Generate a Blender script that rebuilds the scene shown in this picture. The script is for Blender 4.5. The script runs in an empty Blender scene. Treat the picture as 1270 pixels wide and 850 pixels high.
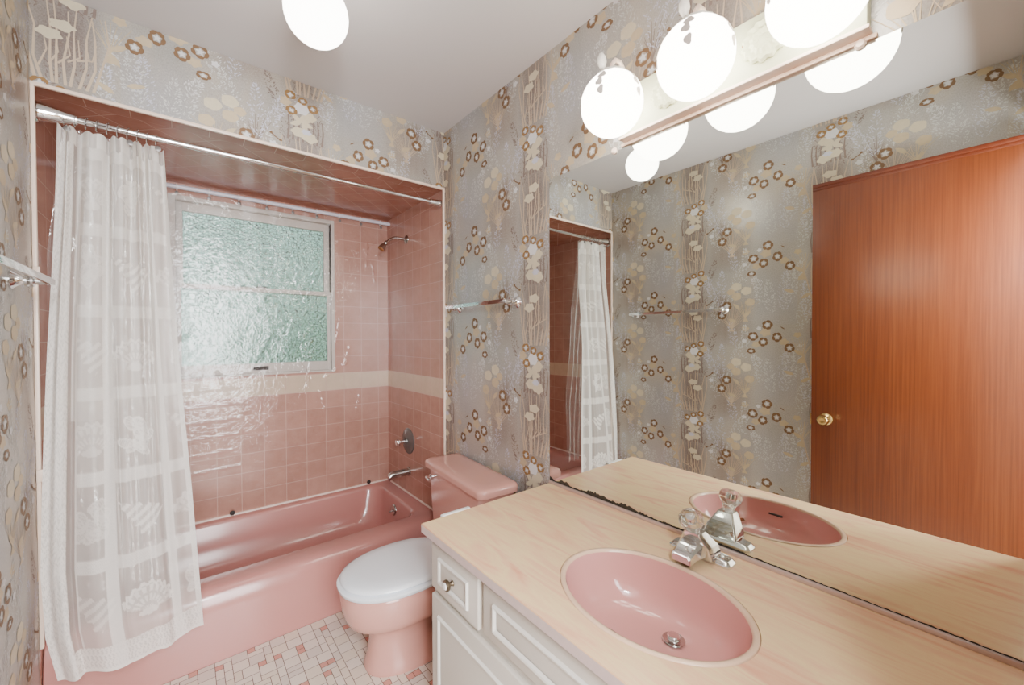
import bpy, bmesh, math, random
import numpy as np
from mathutils import Vector, Matrix

random.seed(7)
C = bpy.context.scene.collection
PI = math.pi
W, D, YN = 1.524, 0.82, -2.10        # room width, alcove depth, near wall
ZC, ZH, ZT = 2.452, 2.143, 0.285     # ceiling, alcove soffit, tub rim


def lin(r, g, b):
    def f(c):
        c /= 255.0
        return c / 12.92 if c <= 0.04045 else ((c + 0.055) / 1.055) ** 2.4
    return (f(r), f(g), f(b), 1.0)


# ------------------------------------------------------------------ materials
class NT:
    def __init__(self, name):
        self.m = bpy.data.materials.new(name)
        self.m.use_nodes = True
        self.t = self.m.node_tree
        self.t.nodes.clear()
        self.out = self.n('ShaderNodeOutputMaterial')

    def n(self, typ, **kw):
        nd = self.t.nodes.new(typ)
        for k, v in kw.items():
            if k.startswith('i_'):
                nd.inputs[k[2:].replace('_', ' ')].default_value = v
            else:
                setattr(nd, k, v)
        return nd

    def l(self, a, b):
        self.t.links.new(a, b)

    def math(self, op, a, b=None, clamp=False):
        nd = self.n('ShaderNodeMath', operation=op, use_clamp=clamp)
        for i, x in enumerate((a, b)):
            if x is None:
                continue
            if isinstance(x, (int, float)):
                nd.inputs[i].default_value = x
            else:
                self.l(x, nd.inputs[i])
        return nd.outputs[0]

    def mix(self, fac, a, b, blend='MIX'):
        nd = self.n('ShaderNodeMix', data_type='RGBA', blend_type=blend)
        for s, x in ((0, fac), (6, a), (7, b)):
            if isinstance(x, (int, float)):
                nd.inputs[s].default_value = x
            elif isinstance(x, tuple):
                nd.inputs[s].default_value = x
            else:
                self.l(x, nd.inputs[s])
        return nd.outputs[2]

    def ramp(self, fac, stops):
        nd = self.n('ShaderNodeValToRGB')
        el = nd.color_ramp.elements
        while len(el) < len(stops):
            el.new(0.5)
        for e, (p, c) in zip(el, stops):
            e.position = p
            e.color = c
        self.l(fac, nd.inputs[0])
        return nd.outputs[0]

    def noise(self, vec, scale, detail=3, rough=0.5, dist=0.0):
        nd = self.n('ShaderNodeTexNoise')
        nd.inputs['Scale'].default_value = scale
        nd.inputs['Detail'].default_value = detail
        nd.inputs['Roughness'].default_value = rough
        nd.inputs['Distortion'].default_value = dist
        if vec is not None:
            self.l(vec, nd.inputs['Vector'])
        return nd.outputs[0]

    def vec(self, src, scale=(1, 1, 1), loc=(0, 0, 0), rot=(0, 0, 0)):
        nd = self.n('ShaderNodeMapping')
        nd.inputs['Scale'].default_value = scale
        nd.inputs['Location'].default_value = loc
        nd.inputs['Rotation'].default_value = rot
        self.l(src, nd.inputs['Vector'])
        return nd.outputs[0]

    def obj(self):
        return self.n('ShaderNodeNewGeometry').outputs['Position']

    def uv(self):
        return self.n('ShaderNodeUVMap', uv_map='UVMap').outputs[0]

    def bump(self, h, strength=0.2, dist=0.01):
        nd = self.n('ShaderNodeBump')
        nd.inputs['Strength'].default_value = strength
        nd.inputs['Distance'].default_value = dist
        self.l(h, nd.inputs['Height'])
        return nd.outputs[0]

    def bsdf(self, color, rough=0.5, metal=0.0, spec=0.5, normal=None, coat=0.0, **kw):
        b = self.n('ShaderNodeBsdfPrincipled')
        if isinstance(color, tuple):
            b.inputs['Base Color'].default_value = color
        else:
            self.l(color, b.inputs['Base Color'])
        if isinstance(rough, (int, float)):
            b.inputs['Roughness'].default_value = rough
        else:
            self.l(rough, b.inputs['Roughness'])
        b.inputs['Metallic'].default_value = metal
        b.inputs['Specular IOR Level'].default_value = spec
        b.inputs['Coat Weight'].default_value = coat
        b.inputs['Coat Roughness'].default_value = 0.08
        if normal is not None:
            self.l(normal, b.inputs['Normal'])
        for k, v in kw.items():
            b.inputs[k.replace('_', ' ')].default_value = v
        return b

    def done(self, shader):
        self.l(shader.outputs[0] if hasattr(shader, 'outputs') else shader, self.out.inputs[0])
        return self.m


def simple(name, color, rough=0.5, metal=0.0, spec=0.5, coat=0.0, var=0.06, vs=6.0, bump=0.0):
    t = NT(name)
    f = t.noise(t.obj(), vs, 4)
    c2 = tuple(min(1, x * (1 - var)) for x in color[:3]) + (1,)
    c1 = tuple(min(1, x * (1 + var)) for x in color[:3]) + (1,)
    col = t.mix(f, c2, c1)
    nrm = t.bump(t.noise(t.obj(), vs * 12, 2), bump, 0.002) if bump else None
    return t.done(t.bsdf(col, rough, metal, spec, nrm, coat))


def emission(name, color, strength):
    t = NT(name)
    lw = t.n('ShaderNodeLayerWeight')
    lw.inputs['Blend'].default_value = 0.35
    col = t.mix(lw.outputs['Facing'], color, tuple(c * 0.92 for c in color[:3]) + (1,))
    e = t.n('ShaderNodeEmission')
    e.inputs['Strength'].default_value = strength
    t.l(col, e.inputs['Color'])
    return t.done(e)


def mat_wallpaper(u0, v0, pu=0.735, pv=0.464):
    """silvery foil wallpaper ground: soft columns of mauve, lavender and sand"""
    t = NT('wallpaper_ground')
    uv = t.uv()
    sep = t.n('ShaderNodeSeparateXYZ')
    t.l(uv, sep.inputs[0])
    u, v = sep.outputs[0], sep.outputs[1]
    uu = t.math('FRACT', t.math('DIVIDE', t.math('SUBTRACT', u, u0 - 0.15), pu))
    # strip index decides the half drop
    ii = t.math('FLOOR', t.math('DIVIDE', t.math('SUBTRACT', u, u0 - 0.15), pu))
    odd = t.math('MODULO', t.math('ABSOLUTE', ii), 2.0)
    vv = t.math('FRACT', t.math('ADD', t.math('DIVIDE', t.math('SUBTRACT', v, v0), pv), t.math('MULTIPLY', odd, 0.5)))
    streak = t.noise(t.vec(uv, (60, 4, 1)), 1.0, 4, 0.6)
    blotch = t.noise(t.vec(uv, (4.5, 3, 1)), 1.0, 3, 0.55, 0.6)
    fine = t.noise(t.vec(uv, (260, 160, 1)), 1.0, 2, 0.6)
    base = t.ramp(blotch, [(0.3, lin(158, 154, 145)), (0.5, lin(174, 167, 156)), (0.68, lin(184, 172, 154))])
    base = t.mix(t.math('MULTIPLY', streak, 0.5), base, lin(176, 176, 178))

    def lobe(x, c, w):
        d = t.math('DIVIDE', t.math('SUBTRACT', x, c), w)
        return t.math('SUBTRACT', 1.0, t.math('MULTIPLY', d, d), clamp=True)
    # printed mauve column behind the cream stems
    cfac = t.math('MULTIPLY', lobe(uu, 0.81, 0.14), t.math('ADD', 0.72, t.math('MULTIPLY', t.math('COSINE', t.math('MULTIPLY', t.math('SUBTRACT', vv, 0.12), 2 * PI)), 0.35)))
    cfac = t.math('MULTIPLY', cfac, t.math('ADD', 0.55, t.math('MULTIPLY', streak, 0.8)), clamp=True)
    base = t.mix(t.math('MULTIPLY', cfac, 0.95), base, lin(116, 98, 92))
    # sandy brown reeds beneath B
    bfac = t.math('MULTIPLY', lobe(uu, 0.5, 0.2), lobe(vv, 0.1, 0.35))
    bfac2 = t.math('MULTIPLY', lobe(uu, 0.5, 0.2), lobe(vv, 1.0, 0.3))
    bb = t.math('MULTIPLY', t.math('ADD', bfac, bfac2), t.math('ADD', 0.2, streak), clamp=True)
    base = t.mix(t.math('MULTIPLY', bb, 0.8), base, lin(134, 110, 94))
    # bluish grey haze
    lfac = t.math('MULTIPLY', lobe(uu, 0.13, 0.2), lobe(vv, 0.3, 0.4))
    base = t.mix(t.math('MULTIPLY', lfac, 0.5), base, lin(168, 170, 178))
    col = t.mix(0.18, base, t.ramp(fine, [(0.3, lin(110, 105, 98)), (0.7, lin(225, 222, 214))]))
    rough = t.math('ADD', 0.25, t.math('MULTIPLY', fine, 0.12))
    nrm = t.bump(fine, 0.12, 0.001)
    return t.done(t.bsdf(col, rough, 0.3, 0.5, nrm))


def mat_tile(name, tw, th, u0, v0, ca, cb, grout, band=None, rot=0.0, border=None, rough=0.22):
    t = NT(name)
    uv = t.uv()
    sep = t.n('ShaderNodeSeparateXYZ')
    t.l(uv, sep.inputs[0])

    def brick(vec, w, h):
        b = t.n('ShaderNodeTexBrick', offset=0.0, squash=1.0)
        b.inputs['Scale'].default_value = 1.0
        b.inputs['Mortar Size'].default_value = 0.0016
        b.inputs['Mortar Smooth'].default_value = 0.3
        b.inputs['Bias'].default_value = 0.0
        b.inputs['Brick Width'].default_value = w
        b.inputs['Row Height'].default_value = h
        b.inputs['Color1'].default_value = ca
        b.inputs['Color2'].default_value = cb
        b.inputs['Mortar'].default_value = grout
        t.l(vec, b.inputs['Vector'])
        return b.outputs['Color'], b.outputs['Fac']
    col, fac = brick(t.vec(uv, (1, 1, 1), (-u0, -v0, 0)) if not rot else
                     t.vec(uv, (1, 1, 1), (-u0, -v0, 0), (0, 0, rot)), tw, th)
    if border:
        c2, f2 = brick(t.vec(uv, (1, 1, 1), (-border[1], 0, 0)), border[2], border[0])
        k = t.math('LESS_THAN', sep.outputs[1], border[0])
        col = t.mix(k, col, c2)
    if band:
        k = t.math('MULTIPLY', t.math('GREATER_THAN', sep.outputs[1], band[0]), t.math('LESS_THAN', sep.outputs[1], band[1]))
        k = t.math('MULTIPLY', k, t.math('SUBTRACT', 1.0, fac))
        col = t.mix(k, col, lin(214, 192, 168))
    cl = t.noise(t.vec(uv, (14, 14, 1)), 1.0, 4, 0.6)
    col = t.mix(0.16, col, t.ramp(cl, [(0.3, lin(140, 86, 68)), (0.7, lin(216, 172, 154))]), 'MIX')
    h = t.math('SUBTRACT', 1.0, fac)
    nrm = t.bump(t.math('ADD', h, t.math('MULTIPLY', t.noise(t.vec(uv, (9, 9, 1)), 1.0, 1), 1.2)), 0.22, 0.004)
    return t.done(t.bsdf(col, rough, 0.0, 0.5, nrm))


def mat_counter():
    t = NT('counter_laminate')
    p = t.obj()
    w = t.noise(t.vec(p, (16, 2.2, 4), (0, 0, 0), (0, 0, 0.10)), 1.0, 5, 0.6, 0.9)
    w2 = t.noise(t.vec(p, (60, 6, 4), (0, 0, 0), (0, 0, 0.14)), 1.0, 3, 0.6, 0.5)
    col = t.ramp(w, [(0.28, lin(234, 164, 132)), (0.42, lin(242, 198, 156)), (0.53, lin(246, 218, 164)), (0.62, lin(242, 194, 154)), (0.76, lin(232, 160, 130))])
    col = t.mix(t.math('MULTIPLY', w2, 0.35), col, lin(218, 172, 144))
    return t.done(t.bsdf(col, 0.22, 0, 0.45, None, 0.0))


def mat_door():
    t = NT('door_veneer')
    p = t.obj()
    g = t.noise(t.vec(p, (30, 130, 2.0)), 1.0, 5, 0.65, 0.3)
    b = t.noise(t.vec(p, (3, 5, 1.2)), 1.0, 3, 0.5, 0.4)
    col = t.ramp(g, [(0.3, lin(94, 44, 18)), (0.5, lin(114, 56, 25)), (0.7, lin(128, 68, 32))])
    col = t.mix(t.math('MULTIPLY', b, 0.5), col, lin(108, 44, 16))
    return t.done(t.bsdf(col, 0.36, 0, 0.5, t.bump(g, 0.06, 0.001), 0.22, Coat_Roughness=0.26))


def mat_clear(name, tint, base, gl_rough=0.05, bscale=9.0, bstr=0.5, haze=0.04, stretch=(1, 1, 1), gain=1.0):
    """thin clear plastic film"""
    t = NT(name)
    p = t.obj()
    h = t.noise(t.vec(p, stretch), bscale, 4, 0.55, 1.2)
    nrm = t.bump(h, bstr, 0.03)
    tr = t.n('ShaderNodeBsdfTransparent')
    tr.inputs['Color'].default_value = tint
    gl = t.n('ShaderNodeBsdfGlossy')
    gl.inputs['Roughness'].default_value = gl_rough
    gl.inputs['Color'].default_value = (1, 1, 1, 1)
    t.l(nrm, gl.inputs['Normal'])
    fr = t.n('ShaderNodeFresnel')
    fr.inputs['IOR'].default_value = 1.5
    t.l(nrm, fr.inputs['Normal'])
    mx = t.n('ShaderNodeMixShader')
    t.l(t.math('ADD', t.math('MULTIPLY', fr.outputs[0], gain), base, clamp=True), mx.inputs[0])
    t.l(tr.outputs[0], mx.inputs[1])
    t.l(gl.outputs[0], mx.inputs[2])
    df = t.n('ShaderNodeBsdfDiffuse')
    df.inputs['Color'].default_value = (0.9, 0.9, 0.9, 1)
    m2 = t.n('ShaderNodeMixShader')
    m2.inputs[0].default_value = haze
    t.l(mx.outputs[0], m2.inputs[1])
    t.l(df.outputs[0], m2.inputs[2])
    return t.done(m2)


def mat_lace():
    t = NT('lace_cloth')
    at = t.n('ShaderNodeAttribute', attribute_name='weave')
    uv = t.uv()
    n1 = t.noise(t.vec(uv, (420, 420, 1)), 1.0, 1)
    d = t.math('ADD', at.outputs['Fac'], t.math('MULTIPLY', t.math('SUBTRACT', n1, 0.5), 0.22), clamp=True)
    df = t.n('ShaderNodeBsdfDiffuse')
    df.inputs['Color'].default_value = lin(250, 246, 240)
    tl = t.n('ShaderNodeBsdfTranslucent')
    tl.inputs['Color'].default_value = lin(250, 246, 240)
    a = t.n('ShaderNodeMixShader')
    a.inputs[0].default_value = 0.3
    t.l(df.outputs[0], a.inputs[1])
    t.l(tl.outputs[0], a.inputs[2])
    tr = t.n('ShaderNodeBsdfTransparent')
    m = t.n('ShaderNodeMixShader')
    t.l(d, m.inputs[0])
    t.l(tr.outputs[0], m.inputs[1])
    t.l(a.outputs[0], m.inputs[2])
    return t.done(m)


def mat_glass_obscure():
    t = NT('obscure_glass')
    p = t.obj()
    v = t.n('ShaderNodeTexVoronoi')
    v.inputs['Scale'].default_value = 62.0
    t.l(t.vec(p, (1, 1, 1.1)), v.inputs['Vector'])
    n = t.noise(p, 55, 3, 0.6)
    h = t.math('ADD', v.outputs['Distance'], t.math('MULTIPLY', n, 0.8))
    nrm = t.bump(h, 1.0, 0.03)
    rf = t.n('ShaderNodeBsdfRefraction')
    rf.inputs['IOR'].default_value = 1.45
    rf.inputs['Roughness'].default_value = 0.06
    rf.inputs['Color'].default_value = (0.86, 0.97, 0.93, 1)
    t.l(nrm, rf.inputs['Normal'])
    tr = t.n('ShaderNodeBsdfTransparent')
    tr.inputs['Color'].default_value = (0.86, 0.97, 0.93, 1)
    m = t.n('ShaderNodeMixShader')
    m.inputs[0].default_value = 0.18
    t.l(rf.outputs[0], m.inputs[1])
    t.l(tr.outputs[0], m.inputs[2])
    gl = t.n('ShaderNodeBsdfGlossy')
    gl.inputs['Roughness'].default_value = 0.12
    t.l(nrm, gl.inputs['Normal'])
    m2 = t.n('ShaderNodeMixShader')
    m2.inputs[0].default_value = 0.08
    t.l(m.outputs[0], m2.inputs[1])
    t.l(gl.outputs[0], m2.inputs[2])
    return t.done(m2)


def mat_acrylic():
    t = NT('clear_acrylic')
    b = t.bsdf((0.98, 0.97, 0.96, 1), 0.03, 0, 0.5)
    b.inputs['Transmission Weight'].default_value = 1.0
    b.inputs['IOR'].default_value = 1.46
    tr = t.n('ShaderNodeBsdfTransparent')
    m = t.n('ShaderNodeMixShader')
    m.inputs[0].default_value = 0.25
    t.l(b.outputs[0], m.inputs[1])
    t.l(tr.outputs[0], m.inputs[2])
    return t.done(m)


def mat_mirror():
    t = NT('mirror_silver')
    f = t.noise(t.obj(), 1.5, 2)
    col = t.mix(f, (0.80, 0.84, 0.79, 1), (0.83, 0.86, 0.81, 1))
    return t.done(t.bsdf(col, 0.0, 1.0, 0.5))


PINK = lin(222, 160, 150)
M = dict(
    pink=simple('pink_enamel', lin(184, 126, 119), 0.18, 0, 0.5, 0.3, 0.03, 3),
    pink_china=simple('pink_china', lin(206, 151, 139), 0.14, 0, 0.5, 0.3, 0.03, 3),
    pink_sink=simple('pink_sink', lin(212, 155, 149), 0.12, 0, 0.5, 0.3, 0.02, 3),
    white_seat=simple('white_seat', lin(232, 236, 242), 0.2, 0, 0.5, 0.2, 0.015, 3),
    ceiling=simple('ceiling_paint', lin(206, 201, 200), 0.85, 0, 0.2, 0, 0.02, 3, 0.05),
    cabinet=simple('cabinet_paint', lin(206, 200, 190), 0.45, 0, 0.4, 0, 0.025, 5, 0.04),
    cabinet_hi=simple('moulding_paint', lin(222, 219, 212), 0.4, 0, 0.4, 0, 0.02, 5),
    chrome=simple('chrome', (0.78, 0.79, 0.80, 1), 0.06, 1.0, 0.5, 0, 0.02, 8),
    chrome_worn=simple('worn_chrome', (0.50, 0.48, 0.46, 1), 0.2, 1.0, 0.5, 0, 0.25, 60),
    rust=simple('rusty_face', lin(150, 96, 48), 0.6, 0.3, 0.4, 0, 0.3, 200),
    brass=simple('brass', (0.72, 0.52, 0.22, 1), 0.18, 1.0, 0.5, 0, 0.05, 20),
    bronze=simple('dark_bronze', (.16, .125, .085, 1), 0.3, 0.9, 0.5, 0, 0.2, 60),
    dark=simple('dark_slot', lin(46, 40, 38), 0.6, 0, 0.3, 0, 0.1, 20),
    blackspot=simple('desilvered', lin(52, 48, 42), 0.55, 0, 0.3, 0, 0.25, 120),
    caulk=simple('white_caulk', lin(236, 214, 204), 0.5, 0, 0.4, 0, 0.05, 40),
    bullnose=simple('cream_bullnose', lin(238, 214, 196), 0.3, 0, 0.5, 0, 0.04, 12),
    whitemetal=simple('white_metal', lin(240, 236, 226), 0.35, 0, 0.5, 0, 0.02, 10),
    plate=simple('lamp_plate', lin(206, 210, 176), 0.4, 0, 0.5, 0, 0.03, 10),
    peach=simple('peach_metal', lin(246, 222, 204), 0.35, 0.1, 0.5, 0, 0.04, 20),
    rustlip=simple('rusted_lip', lin(236, 204, 180), 0.5, 0.1, 0.5, 0, 0.2, 70),
    leaf=simple('leaf_decal', lin(206, 196, 186), 0.6, 0, 0.2, 0, 0.1, 60),
    winframe=simple('window_vinyl', lin(205, 196, 188), 0.45, 0, 0.4, 0, 0.03, 6),
    sleeve=simple('white_sleeve', lin(216, 214, 226), 0.35, 0, 0.5, 0, 0.02, 8),
    white=simple('white_plastic', lin(238, 236, 232), 0.4, 0, 0.4, 0, 0.02, 8),
    grey=simple('grey_metal', lin(120, 116, 114), 0.35, 0.6, 0.5, 0, 0.1, 60),
    channel=simple('mirror_channel', lin(196, 176, 170), 0.35, 0.4, 0.5, 0, 0.1, 30),
    counter=mat_counter(),
    edge=simple('counter_edge', lin(196, 176, 172), 0.35, 0, 0.4, 0, 0.1, 40),
    rim=simple('basin_rim', lin(226, 192, 162), 0.25, 0, 0.5, 0.2, 0.06, 30),
    door=mat_door(),
    doortrim=simple('door_edge', lin(98, 40, 18), 0.35, 0, 0.5, 0.1, 0.12, 30),
    mirror=mat_mirror(),
    acrylic=mat_acrylic(),
    lace=mat_lace(),
    liner=mat_clear('clear_liner', (0.95, 0.95, 0.95, 1), 0.02, 0.12, 6, 0.5, 0.07),
    film=mat_clear('clear_film', (0.97, 0.97, 0.97, 1), 0.05, 0.0, 34, 0.12, 0.015, (1.0, 1, 1.0), 0.42),
    obscure=mat_glass_obscure(),
    globe=emission('opal_globe_lit', (1.0, 0.92, 0.80, 1), 11.0),
    globe2=emission('opal_ceiling_lit', (1.0, 0.94, 0.84, 1), 9.0),
    grout=simple('floor_grout', lin(108, 84, 72), 0.8, 0, 0.2, 0, 0.15, 40),
    hallpaint=simple('hall_paint', lin(214, 208, 198), 0.8, 0, 0.2, 0, 0.02, 3),
    hallfloor=simple('hall_floor', lin(150, 120, 92), 0.5, 0, 0.4, 0, 0.1, 6),
    foliage=simple('foliage', lin(92, 150, 104), 0.6, 0, 0.3, 0, 0.35, 9),
    pale_boards=simple('pale_boards', lin(238, 244, 246), 0.6, 0, 0.3, 0, 0.02, 4),
    lawn=simple('lawn', lin(120, 160, 110), 0.8, 0, 0.2, 0, 0.2, 4),
    # wallpaper inks
    ring=simple('ink_brown', lin(124, 96, 70), 0.5, 0.2, 0.4, 0, 0.14, 60),
    gold=simple('ink_gold', lin(150, 116, 74), 0.45, 0.25, 0.4, 0, 0.14, 60),
    star=simple('ink_white', lin(214, 212, 212), 0.5, 0.15, 0.4, 0, 0.05, 60),
    cream=simple('ink_cream', lin(206, 194, 168), 0.5, 0.2, 0.4, 0, 0.07, 60),
    sand=simple('ink_sand', lin(196, 178, 148), 0.5, 0.25, 0.4, 0, 0.10, 60),
    stemc=simple('ink_stem', lin(196, 176, 152), 0.5, 0.2, 0.4, 0, 0.08, 60),
    lav=simple('ink_lavender', lin(196, 196, 208), 0.5, 0.25, 0.4, 0, 0.07, 60),
    haze=simple('ink_haze', lin(202, 202, 198), 0.5, 0.2, 0.4, 0, 0.05, 60),
    mauve=simple('ink_mauve', lin(132, 116, 108), 0.5, 0.25, 0.4, 0, 0.10, 60),
)
TW, TH = 0.1165, 0.1115
TA, TB, TG = lin(178, 130, 115), lin(188, 140, 125), lin(210, 176, 162)
M['tile_back'] = mat_tile('tile_back', TW, TH, 1.452, 0.294, TA, TB, TG, (0.963, 1.0745))
M['tile_side'] = mat_tile('tile_side', TW, TH, 0.76, 0.294, TA, TB, TG, (0.963, 1.0745))
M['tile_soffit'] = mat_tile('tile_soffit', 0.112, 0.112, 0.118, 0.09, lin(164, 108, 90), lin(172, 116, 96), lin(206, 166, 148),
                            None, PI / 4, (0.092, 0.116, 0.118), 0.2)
for k, (a, b) in dict(tw1=((226, 214, 202), 0.3), tw2=((214, 202, 192), 0.3), tw3=((222, 208, 192), 0.3), tp=((206, 146, 132), 0.3)).items():
    M[k] = simple('floor_tile_' + k, lin(*a), b, 0, 0.5, 0, 0.04, 30)


# ------------------------------------------------------------------ mesh builder
class MB:
    def __init__(self):
        self.v, self.f, self.mi, self.uvs, self.mats = [], [], [], [], []

    def m(self, mat):
        mat = M[mat] if isinstance(mat, str) else mat
        if mat not in self.mats:
            self.mats.append(mat)
        return self.mats.index(mat)

    def face(self, pts, mat, uv=None):
        b = len(self.v)
        self.v.extend([tuple(p) for p in pts])
        self.f.append(tuple(range(b, b + len(pts))))
        self.mi.append(self.m(mat))
        self.uvs.append(uv)

    def grid(self, rows, mat, closed=False, flip=False):
        """rows: list of equally long lists of points"""
        b = len(self.v)
        n = len(rows[0])
        for r in rows:
            self.v.extend([tuple(p) for p in r])
        k = self.m(mat)
        for i in range(len(rows) - 1):
            for j in range(n if closed else n - 1):
                j2 = (j + 1) % n
                q = (b + i * n + j, b + i * n + j2, b + (i + 1) * n + j2, b + (i + 1) * n + j)
                self.f.append(q[::-1] if flip else q)
                self.mi.append(k)
                self.uvs.append(None)
        return b

    def loft(self, rings, mat, cap0=True, cap1=True):
        n = len(rings[0])
        b = self.grid(rings, mat, True)
        k = self.m(mat)
        if cap0:
            self.f.append(tuple(range(b + n - 1, b - 1, -1)))
            self.mi.append(k)
            self.uvs.append(None)
        if cap1:
            e = b + (len(rings) - 1) * n
            self.f.append(tuple(range(e, e + n)))
            self.mi.append(k)
            self.uvs.append(None)

    def box(self, x0, x1, y0, y1, z0, z1, mat, bev=0.0, seg=2):
        bm = bmesh.new()
        bmesh.ops.create_cube(bm, size=1.0)
        for v in bm.verts:
            v.co = Vector(((x0 + x1) / 2 + v.co.x * (x1 - x0), (y0 + y1) / 2 + v.co.y * (y1 - y0), (z0 + z1) / 2 + v.co.z * (z1 - z0)))
        if bev > 0:
            bmesh.ops.bevel(bm, geom=list(bm.edges), offset=bev, segments=seg, profile=0.5, affect='EDGES')
        self.bm(bm, mat)

    def bm(self, bm, mat):
        b = len(self.v)
        bm.verts.index_update()
        self.v.extend([tuple(v.co) for v in bm.verts])
        k = self.m(mat)
        for f in bm.faces:
            self.f.append(tuple(b + v.index for v in f.verts))
            self.mi.append(k)
            self.uvs.append(None)
        bm.free()

    def tube(self, pts, rad, mat, n=12, caps=True):
        pts = [Vector(p) for p in pts]
        if isinstance(rad, (int, float)):
            rad = [rad] * len(pts)
        rings = []
        up = None
        for i, p in enumerate(pts):
            a = pts[max(0, i - 1)]
            c = pts[min(len(pts) - 1, i + 1)]
            t = (c - a).normalized()
            if up is None:
                up = Vector((0, 0, 1)) if abs(t.z) < 0.9 else Vector((0, 1, 0))
            s = t.cross(up).normalized()
            up = s.cross(t).normalized()
            rings.append([p + rad[i] * (math.cos(2 * PI * k / n) * s + math.sin(2 * PI * k / n) * up) for k in range(n)])
        self.loft(rings, mat, caps, caps)

    def lathe(self, prof, org, axis, mat, n=32, ribs=0, amp=0.0):
        """prof: list of (radius, height along axis)"""
        ax = Vector(axis).normalized()
        u = ax.orthogonal().normalized()
        w = ax.cross(u)
        org = Vector(org)
        rings = []
        for r, h in prof:
            ring = []
            for k in range(n):
                a = 2 * PI * k / n
                rr = r * (1 + amp * math.cos(ribs * a)) if ribs else r
                ring.append(org + ax * h + rr * (math.cos(a) * u + math.sin(a) * w))
            rings.append(ring)
        self.loft(rings, mat, prof[0][0] > 1e-5, prof[-1][0] > 1e-5)

    def build(self, name, parent=None, smooth=38.0, local=False, kind=None, fix=True):
        off = Vector((0, 0, 0))
        if parent is not None and not local:
            r = parent
            while r is not None:
                off += r.location
                r = r.parent
        me = bpy.data.meshes.new(name)
        me.from_pydata([(x - off.x, y - off.y, z - off.z) for x, y, z in self.v], [], self.f)
        for mt in self.mats:
            me.materials.append(mt)
        me.polygons.foreach_set('material_index', self.mi)
        if any(u is not None for u in self.uvs):
            lay = me.uv_layers.new(name='UVMap')
            for p, u in zip(me.polygons, self.uvs):
                if u is not None:
                    for li, q in zip(p.loop_indices, u):
                        lay.data[li].uv = q
        elif fix:
            bm = bmesh.new()
            bm.from_mesh(me)
            bmesh.ops.remove_doubles(bm, verts=bm.verts, dist=1e-6)
            bmesh.ops.recalc_face_normals(bm, faces=bm.faces)
            bm.to_mesh(me)
            bm.free()
        if smooth:
            me.polygons.foreach_set('use_smooth', [True] * len(me.polygons))
            me.set_sharp_from_angle(angle=math.radians(smooth))
        me.update()
        o = bpy.data.objects.new(name, me)
        C.objects.link(o)
        if parent is not None:
            o.parent = parent
        if kind:
            o['kind'] = kind
        return o


def thing(name, label, cat, loc, rz=0.0, group=None):
    o = bpy.data.objects.new(name, None)
    o.empty_display_size = 0.05
    C.objects.link(o)
    o.location = loc
    o.rotation_euler = (0, 0, rz)
    return tag(o, label, cat, group)


def tag(o, label, cat, group=None):
    o['label'] = label
    o['category'] = cat
    if group:
        o['group'] = group
    return o


def dup(o, parent, loc, rz=None):
    c = o.copy()
    C.objects.link(c)
    c.parent = parent
    c.location = loc
    if rz is not None:
        c.rotation_euler = (0, 0, rz)
    return c


def rrect(x0, x1, y0, y1, r, z, n=8):
    pts = []
    r = min(r, (x1 - x0) / 2 - 1e-4, (y1 - y0) / 2 - 1e-4)
    for cx, cy, a0 in ((x1 - r, y1 - r, 0), (x0 + r, y1 - r, PI / 2), (x0 + r, y0 + r, PI), (x1 - r, y0 + r, 1.5 * PI)):
        for i in range(n + 1):
            a = a0 + PI / 2 * i / n
            pts.append((cx + r * math.cos(a), cy + r * math.sin(a), z))
    return pts


# ------------------------------------------------------------------ wallpaper motifs
PU, PV = 0.735, 0.464


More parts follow.
